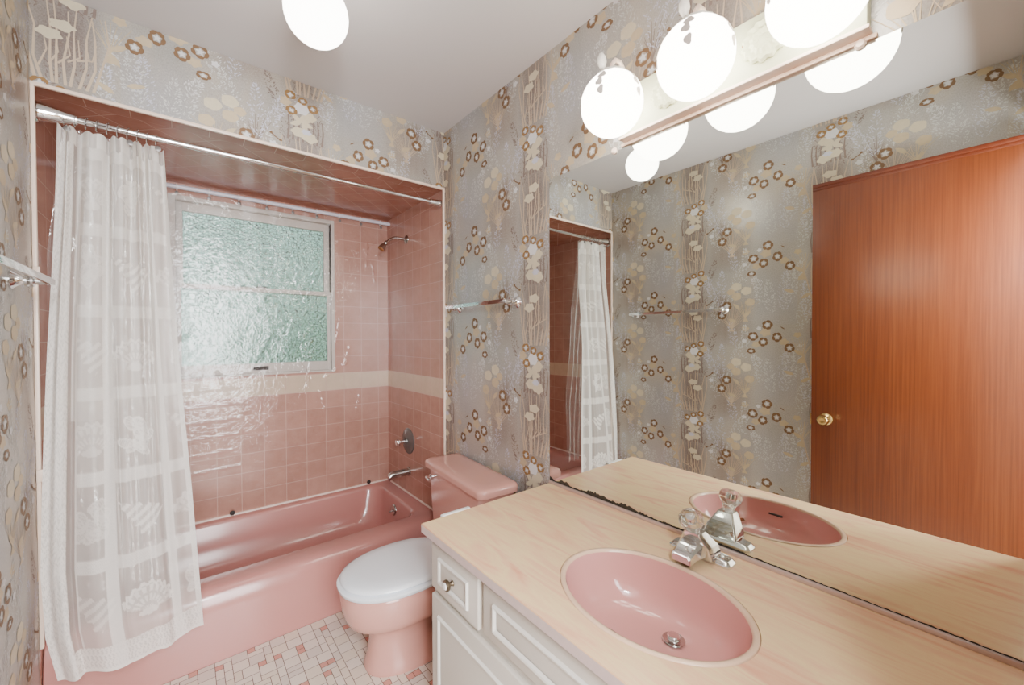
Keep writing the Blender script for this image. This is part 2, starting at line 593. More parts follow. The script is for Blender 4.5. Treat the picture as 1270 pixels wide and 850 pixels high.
def motif():
    """list of (polygon in (u, v), ink, layer) for one repeat, origin at the top ring of cluster A"""
    rnd = random.Random(3)
    out = []

    cnt = [0] * 7

    def poly(p, ink, lay):
        out.append((p, ink, lay, cnt[lay]))

    def new(lay):
        cnt[lay] += 1

    def ring(cu, cv, ru, rv, ink='ring', hole=0.52, lobes=5, rot=0.0):
        new(5)
        n = 40
        o, i, w = [], [], []
        for k in range(n):
            a = 2 * PI * k / n
            c = abs(math.cos(lobes * (a - rot) / 2))
            s = 1.0 - 0.17 * c ** 9
            q = hole * (0.94 + 0.30 * c ** 4)
            e = hole * (0.52 + 0.40 * c ** 3)
            o.append((cu + ru * s * math.cos(a), cv + rv * s * math.sin(a)))
            i.append((cu + ru * q * math.cos(a), cv + rv * q * math.sin(a)))
            w.append((cu + ru * e * math.cos(a), cv + rv * e * math.sin(a)))
        for k in range(n):
            k2 = (k + 1) % n
            poly([i[k], o[k], o[k2], i[k2]], ink, 5)
            poly([(cu, cv), w[k], w[k2]], 'star', 5)

    def blob(cu, cv, ru, rv, ink, lay, lobes=6, amp=0.14, ph=0.0):
        new(lay)
        n = 22
        for k in range(n):
            a, b = 2 * PI * k / n, 2 * PI * (k + 1) / n
            ra, rb = 1 + amp * math.cos(lobes * a + ph), 1 + amp * math.cos(lobes * b + ph)
            poly([(cu, cv), (cu + ru * ra * math.cos(a), cv + rv * ra * math.sin(a)), (cu + ru * rb * math.cos(b), cv + rv * rb * math.sin(b))], ink, lay)

    def leaf(u, v, ln, wd, ang, ink, lay):
        new(lay)
        ca, sa = math.cos(ang), math.sin(ang)
        pts = []
        for f, s in ((0, 0), (0.25, 0.8), (0.5, 1), (0.8, 0.6), (1, 0), (0.8, -0.6), (0.5, -1), (0.25, -0.8)):
            x, y = f * ln, s * wd / 2
            pts.append((u + x * ca - y * sa, v + x * sa + y * ca))
        poly(pts, ink, lay)

    def stem(p, w0, w1, ink, lay):
        new(lay)
        for k in range(len(p) - 1):
            (a, b), (c, d) = p[k], p[k + 1]
            L = math.hypot(c - a, d - b) or 1e-6
            nx, ny = -(d - b) / L, (c - a) / L
            f0, f1 = k / (len(p) - 1), (k + 1) / (len(p) - 1)
            h0, h1 = (w0 + (w1 - w0) * f0) / 2, (w0 + (w1 - w0) * f1) / 2
            poly([(a + nx * h0, b + ny * h0), (a - nx * h0, b - ny * h0), (c - nx * h1, d - ny * h1), (c + nx * h1, d + ny * h1)], ink, lay)

    def plume(u, v, ln, wd, ang, ink, lay, n=46):
        ca, sa = math.cos(ang), math.sin(ang)
        for k in range(n):
            f = rnd.random() ** 0.9
            w = wd * math.sin(PI * min(1, 0.12 + 0.88 * f)) ** 0.8
            y = (rnd.random() - 0.5) * w
            x = f * ln
            leaf(u + x * ca - y * sa, v + x * sa + y * ca, 0.006 + 0.007 * rnd.random(), 0.0032, ang + (0.7 if y > 0 else -0.7) + rnd.uniform(-.25, .25), ink, lay)

    def reeds(u, v, ln, spread, n, ink, lay, w=0.004):
        for k in range(n):
            a = PI / 2 + (k / (n - 1) - 0.5) * spread + rnd.uniform(-.05, .05)
            L = ln * rnd.uniform(0.65, 1.0)
            p = [(u + (k / (n - 1) - .5) * .03 + L * f * math.cos(a + 0.25 * f * (k / (n - 1) - .5)), v + L * f * math.sin(a)) for f in (0, .33, .66, 1)]
            stem(p, w, 0.0012, ink, lay)
    # cluster A
    for (a, b, r, rr, h) in ((0, 0, .029, .028, .5), (.077, -.067, .029, .027, .55), (-.05, -.072, .026, .028, .5), (.022, -.1, .026, .027, .5), (.087, -.155, .025, .0165, .5), (-.112, -.133, .026, .026, .5)):
        ring(a, b, r, rr, 'ring', h, 5, a * 20)
    for (a, b, s) in ((.01, -.045, .028), (.06, -.115, .022), (-.085, -.10, .022), (.12, -.02, .02), (-.15, -.06, .018)):
        blob(a, b, s, s * .8, 'sand', 1, 5, .16, a * 30)
    blob(.045, -.02, .012, .010, 'star', 2, 5, .2)
    blob(.125, -.095, .013, .011, 'star', 2, 5, .2)
    leaf(-.09, -.028, .03, .006, .6, 'ring', 4)
    # pair B and its stick
    ring(.228, .123, .029, .0275, 'ring', .54, 5, .4)
    ring(.258, .067, .0285, .0275, 'ring', .54, 5, 1.1)
    stem([(.318, .158), (.331, .148), (.350, .138)], .006, .004, 'ring', 5)
    blob(.316, .161, .006, .0055, 'ring', 5, 5, .1)
    blob(.352, .137, .007, .005, 'ring', 5, 5, .1)
    blob(.325, .115, .014, .012, 'star', 2, 5, .25)
    # group C: little golden rings round a white bloom
    for (a, b, r) in ((.392, -.116, .023), (.441, -.128, .020), (.483, -.150, .023), (.396, -.182, .023)):
        ring(a, b, r, r * .86, 'gold', .5, 4, b * 40)
    blob(.437, -.163, .030, .026, 'star', 4, 6, .08)
    blob(.372, -.150, .022, .02, 'sand', 2, 5, .16)
    blob(.470, -.192, .026, .020, 'cream', 3, 5, .12)
    for ang, ln in ((-.2, .05), (.5, .045), (2.5, .05), (3.5, .05), (1.3, .04), (-.9, .04)):
        leaf(.435, -.225, ln, .022, ang, 'cream', 3)
    blob(.430, -.270, .036, .022, 'cream', 3, 6, .1)
    blob(.470, -.285, .030, .022, 'cream', 3, 5, .14, 1)
    blob(.455, -.262, .02, .012, 'lav', 4, 6, .15)
    blob(.445, .092, .030, .018, 'cream', 3, 5, .14)
    blob(.415, .055, .030, .018, 'cream', 3, 5, .14, 2)
    # cream stems of C
    for k in range(9):
        u0 = .385 + .016 * k + rnd.uniform(-.004, .004)
        u1 = .44 + (u0 - .44) * 1.5
        stem([(u0, -.105), ((u0 + u1) / 2 + rnd.uniform(-.008, .008), -.03), (u1 + rnd.uniform(-.01, .01), .07), (u1 + rnd.uniform(-.02, .02), .13 + rnd.uniform(0, .05))], .008, .003, 'stemc', 2)
    for k in range(6):
        u0 = .39 + .022 * k
        stem([(u0, -.06 + .012 * k), (u0 + rnd.uniform(.012, .03), .0), (u0 + rnd.uniform(.0, .03), .06)], .0055, .002, 'stemc', 2)
    for k in range(8):
        u0 = .38 + .02 * k
        stem([(u0, -.31), (u0 + .006, -.25), (u0 + .002, -.2)], .009, .004, 'mauve', 1)
    # lavender and silver plumes
    for (u_, v_, ln, wd, an, ink, n_) in ((.305, -.30, .17, .055, 1.25, 'lav', 110), (.335, -.23, .15, .05, 1.05, 'lav', 100), (.270, -.34, .22, .06, 1.62, 'lav', 130),
                                          (.215, -.32, .23, .06, 1.9, 'haze', 110), (.535, -.20, .20, .06, 1.5, 'lav', 110), (.575, -.27, .22, .06, 1.75, 'haze', 110),
                                          (-.085, -.38, .22, .07, 1.6, 'lav', 120), (-.025, -.40, .20, .06, 1.45, 'haze', 110), (-.125, -.30, .2, .05, 1.8, 'haze', 90),
                                          (.03, -.34, .17, .05, 1.35, 'haze', 90), (.13, -.20, .2, .06, 1.6, 'haze', 100), (.18, -.14, .18, .05, 1.4, 'lav', 80),
                                          (.63, -.12, .2, .06, 1.65, 'haze', 100), (.29, .0, .16, .05, 1.45, 'haze', 90)):
        plume(u_, v_, ln, wd, an, ink, 1, n_)
    plume(.04, -.245, .07, .06, 1.0, 'star', 2, 34)
    for (u_, v_, ln, wd, an) in ((.37, -.34, .2, .05, 1.5), (.50, -.33, .2, .05, 1.6), (.41, -.12, .16, .04, 1.4), (.49, -.10, .16, .04, 1.7), (.34, -.16, .12, .04, 1.9)):
        plume(u_, v_, ln, wd, an, 'mauve', 0, 70)
    # pale discs, sandy reeds
    for (a, b, s) in ((.115, -.255, .030), (.172, -.225, .030), (.172, -.285, .028), (.095, -.325, .027), (.205, -.255, .022)):
        blob(a, b, s, s * .82, 'cream' if s > .028 else 'sand', 2, 5, .06)
    reeds(.20, -.50, .20, 1.5, 17, 'stemc', 1)
    reeds(.12, -.44, .15, 1.1, 10, 'sand', 1)
    reeds(.56, -.45, .16, .8, 8, 'sand', 1)
    reeds(.26, -.40, .16, .8, 9, 'mauve', 0, .005)
    for (a, b, g) in ((.56, .06, .6), (.585, .01, 2.2), (.60, -.05, .3), (.57, -.09, 2.6), (.15, .10, .7), (.13, .05, 2.4), (.17, .02, .4)):
        leaf(a, b, .055, .02, g, 'sand', 1)
    return out


MOTIF = motif()
LIFT, _t = [], 0.0
for _l in range(7):
    LIFT.append(_t)
    _t += 4e-7 * (max([q[3] for q in MOTIF if q[2] == _l] + [0]) + 30)


def clip(poly, x0, x1, y0, y1):
    for ax, val, keep in ((0, x0, 1), (0, x1, -1), (1, y0, 1), (1, y1, -1)):
        res = []
        for i in range(len(poly)):
            a, b = poly[i - 1], poly[i]
            da, db = (a[ax] - val) * keep, (b[ax] - val) * keep
            if (da >= 0) != (db >= 0):
                t = da / (da - db)
                res.append((a[0] + t * (b[0] - a[0]), a[1] + t * (b[1] - a[1])))
            if db >= 0:
                res.append(b)
        poly = res
        if len(poly) < 3:
            return []
    return poly


def paper(mb, fn, u0, v0, rects):
    """print the motifs on a wall; fn(u, v, lift) gives the 3-D point"""
    for (ra, rb, rc, rd) in rects:
        for i in range(int(math.floor((ra - u0 - .7) / PU)), int(math.ceil((rb - u0 + .4) / PU)) + 1):
            for j in range(int(math.floor((rc - v0 - .5) / PV)) - 1, int(math.ceil((rd - v0 + .6) / PV)) + 2):
                du = u0 + i * PU
                dv = v0 + j * PV - (i % 2) * PV / 2
                if du + .65 < ra or du - .2 > rb or dv + .2 < rc or dv - .55 > rd:
                    continue
                for p, ink, lay, num in MOTIF:
                    q = [(a + du, b + dv) for a, b in p]
                    if min(a for a, b in q) > rb or max(a for a, b in q) < ra or min(b for a, b in q) > rd or max(b for a, b in q) < rc:
                        continue
                    q = clip(q, ra, rb, rc, rd)
                    if len(q) > 2:
                        mb.face([fn(a, b, .0001 + LIFT[lay] + 4e-7 * num) for a, b in q], ink, [(a, b) for a, b in q])


# ------------------------------------------------------------------ room shell
def slab(name, x0, x1, y0, y1, z0, z1, mat):
    b = MB()
    b.box(x0, x1, y0, y1, z0, z1, mat)
    return b.build(name, smooth=0, kind='structure')


# floor with mosaic tiles
def make_floor():
    b = MB()
    b.box(-.1, W + .1, YN - .1, D + .1, -.1, 0, 'grout')
    un, g = 0.0272, 0.0011
    nx, ny = int(1.5 / un) + 1, int(2.1 / un) + 1
    occ = [[False] * ny for _ in range(nx)]
    rnd = random.Random(11)
    for j in range(ny):
        for i in range(nx):
            if occ[i][j]:
                continue
            r = rnd.random()
            w, h, mt = 1, 1, None
            right = i + 1 < nx and not occ[i + 1][j]
            up = j + 1 < ny
            if r < .52 and right and up and not occ[i][j + 1] and not occ[i + 1][j + 1]:
                w = h = 2
            elif r < .70 and right:
                w = 2
            elif r < .86 and up and not occ[i][j + 1]:
                h = 2
            elif r > .87:
                mt = 'tp'
            if mt is None:
                mt = rnd.choice(('tw1', 'tw2', 'tw3', 'tw1'))
                if w == 1 and h == 1 and rnd.random() < .7:
                    mt = 'tp'
            for a in range(w):
                for c in range(h):
                    if i + a < nx and j + c < ny:
                        occ[i + a][j + c] = True
            x0, x1 = i * un + g, min((i + w) * un - g, W)
            y1, y0 = -j * un - g - .002, max(-(j + h) * un + g - .002, YN)
            if x1 - x0 > .004 and y1 - y0 > .004:
                b.face([(x0, y0, .0009), (x1, y0, .0009), (x1, y1, .0009), (x0, y1, .0009)], mt)
    return b.build('floor', smooth=0, kind='structure', fix=False)


make_floor()
slab('ceiling', -.1, W + .1, YN - .1, D + .1, ZC, ZC + .1, 'ceiling')

# left wall: u = y
wp = mat_wallpaper(-1.11, 1.379)
b = MB()
b.box(-.1, -.0005, YN, 0, 0, ZC, 'hallpaint')
b.face([(0, YN, 0), (0, 0, 0), (0, 0, ZC), (0, YN, ZC)], wp, [(YN, 0), (0, 0), (0, ZC), (YN, ZC)])
paper(b, lambda u, v, l: (l, u, v), -1.11, 1.379, [(YN, 0, 0.0, ZC)])
b.build('wall_left', smooth=0, kind='structure')
# right wall: u = -y
wp = mat_wallpaper(.302, 1.381)
b = MB()
b.box(W + .0005, W + .1, YN, 0, 0, ZC, 'hallpaint')
b.face([(W, 0, 0), (W, YN, 0), (W, YN, ZC), (W, 0, ZC)], wp, [(0, 0), (-YN, 0), (-YN, ZC), (0, ZC)])
paper(b, lambda u, v, l: (W - l, -u, v), .302, 1.381, [(0, .86, .45, ZC), (.86, -YN, 1.93, ZC)])
b.build('wall_right', smooth=0, kind='structure')
# header over the tub: u = x
wp = mat_wallpaper(.364, 2.498)
b = MB()
b.box(0, W, .0005, D + .1, ZH + .012, ZC, 'hallpaint')
b.face([(0, 0, ZH), (W, 0, ZH), (W, 0, ZC), (0, 0, ZC)], wp, [(0, ZH), (W, ZH), (W, ZC), (0, ZC)])
paper(b, lambda u, v, l: (u, -l, v), .364, 2.498, [(0, W, ZH, ZC)])
b.build('wall_back', smooth=0, kind='structure')
# near wall with the open doorway, and the hall behind it
DX0, DX1, DZ = .055, .83, 2.13
wp = mat_wallpaper(.2, 1.2)
b = MB()
b.box(DX1, W + .1, YN - .1, YN, 0, ZC, 'hallpaint')
b.box(-.1, DX0, YN - .1, YN, 0, ZC, 'hallpaint')
b.box(DX0, DX1, YN - .1, YN, DZ, ZC, 'hallpaint')
for a, c, e, f in ((DX1, W, 0, ZC), (0, DX0, 0, ZC), (DX0, DX1, DZ, ZC)):
    b.face([(c, YN + .0006, e), (a, YN + .0006, e), (a, YN + .0006, f), (c, YN + .0006, f)], wp, [(W - c, e), (W - a, e), (W - a, f), (W - c, f)])
paper(b, lambda u, v, l: (W - u, YN + .0006 + l, v), .2, 1.2, [(0, W - DX1, .72, ZC), (W - DX1, W - DX0, DZ, ZC)])
b.build('wall_front', smooth=0, kind='structure')
slab('floor_hall', -.7, 1.9, -3.5, YN - .1, -.1, 0, 'hallfloor')
slab('ceiling_hall', -.7, 1.9, -3.5, YN - .1, ZC, ZC + .1, 'ceiling')
b = MB()
b.box(-.8, -.7, -3.5, YN - .1, 0, ZC, 'hallpaint')
b.box(1.9, 2.0, -3.5, YN - .1, 0, ZC, 'hallpaint')
b.box(-.8, 2.0, -3.6, -3.5, 0, ZC, 'hallpaint')
b.box(-.8, -.1, YN - .1, YN, 0, ZC, 'hallpaint')
b.box(W + .1, 2.0, YN - .1, YN, 0, ZC, 'hallpaint')
b.build('wall_hall', smooth=0, kind='structure')

# tiled alcove
b = MB()
b.box(-.1, -.0005, 0, D + .1, 0, ZC, 'hallpaint')
b.face([(0, 0, 0), (0, D, 0), (0, D, ZH), (0, 0, ZH)], 'tile_side', [(0, 0), (D, 0), (D, ZH), (0, ZH)])
b.build('wall_alcove_left', smooth=0, kind='structure')
b = MB()
b.box(W + .0005, W + .1, 0, D + .1, 0, ZC, 'hallpaint')
b.face([(W, D, 0), (W, 0, 0), (W, 0, ZH), (W, D, ZH)], 'tile_side', [(D, 0), (0, 0), (0, ZH), (D, ZH)])
b.build('wall_alcove_right', smooth=0, kind='structure')
b = MB()
WX0, WX1, WZ0, WZ1 = .340, 1.150, 1.100, 2.068
for x0, x1, z0, z1 in ((0, WX0, 0, ZH), (WX1, W, 0, ZH), (WX0, WX1, 0, WZ0), (WX0, WX1, WZ1, ZH)):
    b.box(x0, x1, D + .0005, D + .1, z0, z1, 'hallpaint')
    b.face([(x0, D, z0), (x1, D, z0), (x1, D, z1), (x0, D, z1)], 'tile_back', [(x0, z0), (x1, z0), (x1, z1), (x0, z1)])
b.build('wall_alcove_back', smooth=0, kind='structure')
b = MB()
b.box(0, W, 0.0005, D + .1, ZH + .0005, ZH + .012, 'hallpaint')
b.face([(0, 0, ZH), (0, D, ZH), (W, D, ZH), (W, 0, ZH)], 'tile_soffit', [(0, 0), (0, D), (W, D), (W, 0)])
b.build('ceiling_alcove', smooth=0, kind='structure')
# cream bullnose edging round the alcove mouth
b = MB()
b.box(0, W, -.007, .006, ZH - .009, ZH + .004, 'bullnose', .003)
b.box(0, .011, -.007, .006, ZT, ZH - .006, 'bullnose', .003)
b.box(W - .011, W, -.007, .006, ZT, ZH - .006, 'bullnose', .003)
b.build('trim_1', kind='structure')

# ------------------------------------------------------------------ window
win = thing('window_1', 'white double-hung window with textured green-lit glass above the bathtub', 'window', (.745, D, WZ0))
win['kind'] = 'structure'
b = MB()
y0, y1 = D - .010, D + .06
b.box(.322, .352, y0, y1, 1.088, 2.080, 'winframe', .003)
b.box(1.138, 1.160, y0, y1, 1.088, 2.080, 'winframe', .003)
b.box(.352, 1.138, y0, y1, 2.055, 2.080, 'winframe', .003)
b.box(.352, 1.138, y0, y1, 1.088, 1.100, 'winframe', .003)
b.build('frame', win)
s1 = MB()                                        # upper sash, set back
s1.box(.352, .382, D + .030, D + .05, 1.585, 2.055, 'winframe', .002)
s1.box(1.104, 1.138, D + .030, D + .05, 1.585, 2.055, 'winframe', .002)
s1.box(.382, 1.104, D + .030, D + .05, 2.008, 2.055, 'winframe', .002)
s1.box(.382, 1.104, D + .030, D + .05, 1.585, 1.612, 'winframe', .002)
us = s1.build('upper_sash', win)
g1 = MB()
g1.box(.380, 1.106, D + .038, D + .043, 1.610, 2.010, 'obscure')
g1.build('glass_pane', us, smooth=0)
s2 = MB()
s2.box(.352, .372, D + .004, D + .028, 1.100, 1.612, 'winframe', .002)
s2.box(1.116, 1.138, D + .004, D + .028, 1.100, 1.612, 'winframe', .002)
s2.box(.372, 1.116, D + .004, D + .028, 1.585, 1.610, 'winframe', .002)
s2.box(.372, 1.116, D + .004, D + .028, 1.100, 1.158, 'winframe', .002)
ls = s2.build('lower_sash', win)
g2 = MB()
g2.box(.370, 1.118, D + .012, D + .017, 1.156, 1.587, 'obscure')
g2.build('glass_pane', ls, smooth=0)
h = MB()
h.box(.700, .780, D - .006, D + .006, 1.118, 1.140, 'dark', .003)
h.build('lift_handle', ls)
h = MB()
h.box(.722, .772, D + .000, D + .020, 1.610, 1.620, 'dark', .003)
h.build('sash_lock', ls)

# ------------------------------------------------------------------ outside the window
b = MB()  # white boards added to imitate pale reflections low in the window
for k in range(9):
    z0 = .0 + k * .20
    b.grid([[(-2.2, 3.06, z0), (.82, 3.06, z0)], [(-2.2, 3.02, z0 + .012), (.82, 3.02, z0 + .012)], [(-2.2, 3.05, z0 + .2), (.82, 3.05, z0 + .2)]], 'pale_boards')
b.box(-2.2, .82, 3.07, 3.4, 0, 1.8, 'pale_boards')
tag(b.build('backdrop_boards', smooth=0), 'pale added boards behind the lower window glass, standing in for white reflections', 'backdrop')


def bush(name, label, cx, cy, rx, ry, h, n, seed, z0=0.0):
    rnd = random.Random(seed)
    mb = MB()
    for k in range(n):
        a, c = rnd.uniform(0, 2 * PI), rnd.uniform(-1, 1)
        s = math.sqrt(1 - c * c)
        q = rnd.uniform(.72, 1.03)
        p = Vector((cx + rx * q * s * math.cos(a), cy + ry * q * s * math.sin(a), z0 + h / 2 + h / 2 * q * c))
        d = Vector((rnd.uniform(-1, 1), rnd.uniform(-1, 1), rnd.uniform(-.6, 1))).normalized()
        e = d.orthogonal().normalized()
        L, w = rnd.uniform(.10, .17), rnd.uniform(.04, .06)
        mb.face([p, p + d * L * .5 + e * w, p + d * L, p + d * L * .5 - e * w], 'foliage')
    mb.tube([(cx, cy, 0), (cx, cy, z0 + h * .5)], [.05, .03], 'rust', 8)
    o = mb.build(name, smooth=0, fix=False)
    return tag(o, label, 'shrub')


bush('garden_shrub', 'green shrub blurred behind the right side of the lower window glass', 1.85, 3.2, .85, .45, 2.0, 1500, 5)
bush('garden_tree', 'taller green foliage blurred behind the upper window glass', 1.3, 4.6, 2.3, .6, 2.6, 1900, 6, 1.5)
slab('floor_garden', -6, 8, D + .3, 12, -.12, -.005, 'lawn')

# ------------------------------------------------------------------ bathtub
tub = thing('bathtub', 'pink enamel built-in bathtub with rounded rim below the tiled wall', 'bathtub', (W / 2, .41, 0))
b = MB()
e = .002
def tubring(x0, x1, y0, y1, r, z):
    return rrect(x0, x1, y0, y1, r, z, 8)
rings = [tubring(e, W - e, .000, D - e, .004, .0),
         tubring(e, W - e, .004, D - e, .004, .06),
         tubring(e, W - e, .016, D - e, .004, .18),
         tubring(e, W - e, .026, D - e, .004, .235),
         tubring(e, W - e, .038, D - e, .004, .262),
         tubring(e, W - e, .056, D - e, .004, .278),
         tubring(e, W - e, .080, D - e, .004, .2845),
         tubring(.03, W - .03, .105, D - .02, .02, .2855),
         tubring(.085, W - .080, .150, D - .040, .07, .2845),
         tubring(.098, W - .090, .163, D - .048, .09, .279),
         tubring(.108, W - .098, .172, D - .054, .10, .262),
         tubring(.150, W - .112, .185, D - .070, .11, .16),
         tubring(.200, W - .135, .205, D - .095, .12, .075),
         tubring(.235, W - .170, .235, D - .125, .12, .042),
         tubring(.300, W - .230, .290, D - .180, .12, .034)]
b.loft(rings, 'pink', True, True)
b.build('basin', tub, 50)
b = MB()
b.tube([(.005, D - .006, ZT + .004), (W - .005, D - .006, ZT + .004)], .0055, 'caulk', 8)
b.tube([(W - .006, D - .006, ZT + .004), (W - .006, .06, ZT + .003)], .0055, 'caulk', 8)
b.tube([(.006, D - .006, ZT + .004), (.006, .06, ZT + .003)], .0055, 'caulk', 8)
b.build('caulk_line', tub)
b = MB()
b.lathe([(.034, 0), (.034, .004), (.030, .009), (.012, .012), (0, .013)], (W - .106, .475, .205), (-1, 0, .12), 'chrome_worn', 28)
b.tube([(W - .118, .475, .205), (W - .140, .475, .199)], [.005, .004], 'chrome_worn', 8)
b.build('overflow_plate', tub)

# ------------------------------------------------------------------ shower fittings on the end wall
sh = thing('wall_shower', 'worn chrome shower head on bent arm high on the tiled end wall', 'shower head', (W, .50, 1.953))
b = MB()
b.lathe([(.030, -.002), (.028, .004), (.016, .012), (.012, .014)], (W, .50, 1.953), (-1, 0, 0), 'chrome_worn', 28)
b.build('flange', sh)
arm = [(W - .005, .50, 1.953), (W - .05, .50, 1.957), (W - .085, .50, 1.953), (W - .112, .50, 1.938), (W - .135, .50, 1.915)]
b = MB()
b.tube(arm, .0085, 'chrome_worn', 12)
b.build('arm', sh)
b = MB()
dr = Vector((-.62, 0, -.78)).normalized()
b.lathe([(.010, -.004), (.013, 0), (.014, .012), (.011, .018), (.017, .030), (.022, .052), (.022, .060)], (W - .133, .50, 1.918), dr, 'chrome_worn', 24)
hd = b.build('head', sh)
b = MB()
b.lathe([(.020, 0), (.019, .004), (0, .005)], Vector((W - .133, .50, 1.918)) + dr * .060, dr, 'rust', 24)
b.build('spray_face', hd)

vl = thing('shower_valve', 'round chrome shower valve plate with knob on tile above the tub spout', 'valve', (W, .481, .631))
b = MB()
b.lathe([(.084, -.002), (.084, .004), (.076, .010), (.040, .016), (.022, .018), (.018, .03), (0, .031)], (W, .481, .631), (-1, 0, 0), 'grey', 40)
b.build('escutcheon', vl)
b = MB()
b.lathe([(.012, .015), (.011, .055), (.021, .062), (.023, .075), (.019, .086), (0, .088)], (W, .481, .631), (-1, 0, 0), 'chrome', 24, 8, .05)
b.build('knob', vl)

sp = thing('tub_spout', 'chrome tub spout low on tiled end wall above the tub rim', 'faucet', (W, .481, .43))
b = MB()
b.loft([[(x, .481 + r * 1.0 * math.cos(a), z + r * q * math.sin(a)) for a in [2 * PI * k / 20 for k in range(20)]]
        for x, r, z, q in ((W, .024, .43, 1), (W - .01, .024, .43, 1), (W - .10, .023, .427, 1.0), (W - .125, .022, .422, 1.15), (W - .138, .018, .416, 1.2), (W - .143, .008, .412, 1.2))], 'chrome_worn')
b.build('spout_body', sp)
b = MB()
b.lathe([(.030, -.002), (.029, .006), (.024, .008)], (W, .481, .43), (-1, 0, 0), 'chrome_worn', 28)
b.build('flange', sp)

# ------------------------------------------------------------------ curtain rods
rod = thing('shower_curtain_rod', 'long chrome rod with flared ends across the tub alcove mouth', 'curtain rod', (W / 2, .045, 2.072))
b = MB()
RY, RZ = .045, 2.071
b.tube([(.03, RY, RZ), (.72, RY, RZ), (1.50, RY, RZ)], [.0112, .0112, .0098], 'chrome', 16)
b.build('tube', rod)
for x, s in ((0, 1), (W, -1)):
    b = MB()
    k = 1.0 if s > 0 else .62
    b.lathe([(.036 * k, 0), (.036 * k, .004), (.031 * k, .008), (.029 * k, .03), (.024 * k, .055), (.017, .075 * k + .01), (.016, .09 * k + .01)], (x, RY, RZ), (s, 0, 0), 'chrome', 32)
    b.build('flange', rod)

rod2 = thing('tension_rod', 'white sleeved tension rod above the window carrying the clear plastic sheet', 'curtain rod', (W / 2, .775, 2.118))
R2Y, R2Z = .775, 2.112
b = MB()
b.tube([(.001, R2Y, R2Z), (W - .001, R2Y, R2Z)], .0115, 'sleeve', 16)
b.build('tube', rod2)

# ------------------------------------------------------------------ lace curtain
NS, NTT = 260, 420
ZTOP, ZBOT = 2.040, .205


def interp(z, tab):
    zs = [a for a, _ in tab][::-1]
    xs = [c for _, c in tab][::-1]
    return np.interp(z, zs, xs)


S, T = np.meshgrid(np.linspace(0, 1, NS), np.linspace(0, 1, NTT))
Zg = ZTOP + (ZBOT - ZTOP) * T
Xl = interp(Zg, [(2.06, .052), (1.75, .042), (1.3, .028), (.8, .016), (.55, .012), (.35, .022), (.2, .05)])
Xr = interp(Zg, [(2.06, .322), (1.6, .342), (1.2, .362), (.75, .392), (.2, .424)])
ss = S + .018 * np.sin(2 * PI * (3.1 * S + .13)) * (1 - .4 * T)
Xg = Xl + (Xr - Xl) * ss
yc = interp(Zg, [(2.06, .045), (1.7, .035), (1.2, -.005), (.6, -.045), (.3, -.058), (.2, -.062)])
bulge = -.075 * np.sin(PI * np.clip(S, 0, 1)) ** 1.3 * T ** 1.6
ph = 2 * PI * (5.2 * S + .22 * np.sin(2 * PI * 1.3 * S) + .10 * np.sin(3.1 * T))
amp = (.014 * (1 - T) ** 1.2 + .012) * (0.55 + .45 * np.sin(PI * S))
amp = amp * np.where(S > .52, 1 - .62 * np.clip((T - .25) / .45, 0, 1), 1 - .35 * T)
fold = amp * np.sin(ph) + .004 * (1 - .75 * T) * np.sin(ph * 2.3 + 4 * T) - .022 * np.clip((.19 - S) / .03, 0, 1)
Yg = yc + bulge + fold + .006 * np.sin(9 * T + 7 * S)
Yg = np.where(Zg < .34, np.minimum(Yg, -.012), Yg)
hem = -.006 * np.sin(2 * PI * 3 * S) * (T > .9) * (T - .9) * 10
Zg2 = Zg + hem - .012 * (1 - T) ** 6 * (1 - np.abs(np.cos(ph)))


def band(x, c, h, soft):
    return np.clip((h + soft - np.abs(x - c)) / soft, 0, 1)


# woven density
den = np.where(Zg > 1.2, .60, .60 - .14 * np.clip((1.2 - Zg) / .4, 0, 1))
for zc in (.55, .835, 1.12, 1.405, 1.69, 1.965):
    den = np.maximum(den, .46 + .40 * band(Zg, zc, .021, .003))
for sc, hs in ((.205, .018), (.43, .048), (.70 + .14, .03), (.985, .02)):
    den = np.maximum(den, .46 + .42 * band(S, sc, hs, .004))
checks = .5 + .5 * np.sign(np.sin(S * 520) * np.sin(Zg * 560))
den = np.where(den > .6, den - .10 * checks, den)


def fan(cs, cz, R, tilt, flip=1):
    global den
    dx = (S - cs) * .52 * flip
    dz = Zg - (cz - R * .55)
    a = np.arctan2(dx, dz) - tilt
    r = np.hypot(dx, dz)
    edge = R * (1 + .05 * np.cos(a * 22))
    edge = edge * (1 - .10 * np.abs(a / 1.35) ** 2)
    ins = (np.abs(a) < 1.35) & (r < edge)
    ribs = .66 + .28 * (np.cos(a * 22) > -.2) * (np.sin(r / R * 19) > -.6)
    ribs = np.where(r > edge * .88, .95, ribs)
    den = np.where(ins, np.maximum(den, ribs), den)
    foot = ((dx / (R * .30)) ** 2 + ((dz + R * .03) / (R * .13)) ** 2) < 1
    den = np.where(foot, .90, den)


def conch(cs, cz, R, flip=1):
    global den
    dx = (S - cs) * .52 * flip
    dz = Zg - cz
    u = dx * .8 + dz * .6
    w = -dx * .6 + dz * .8
    prof = R * .62 * np.clip((R - u) / (1.6 * R), 0, 1) * (1 + .16 * np.cos(u / R * 18))
    ins = (u > -R * .6) & (u < R) & (np.abs(w) < prof)
    stripes = .6 + .36 * (np.sin(u / R * 22 + w / R * 6) > -.1)
    den = np.where(ins, np.maximum(den, stripes), den)


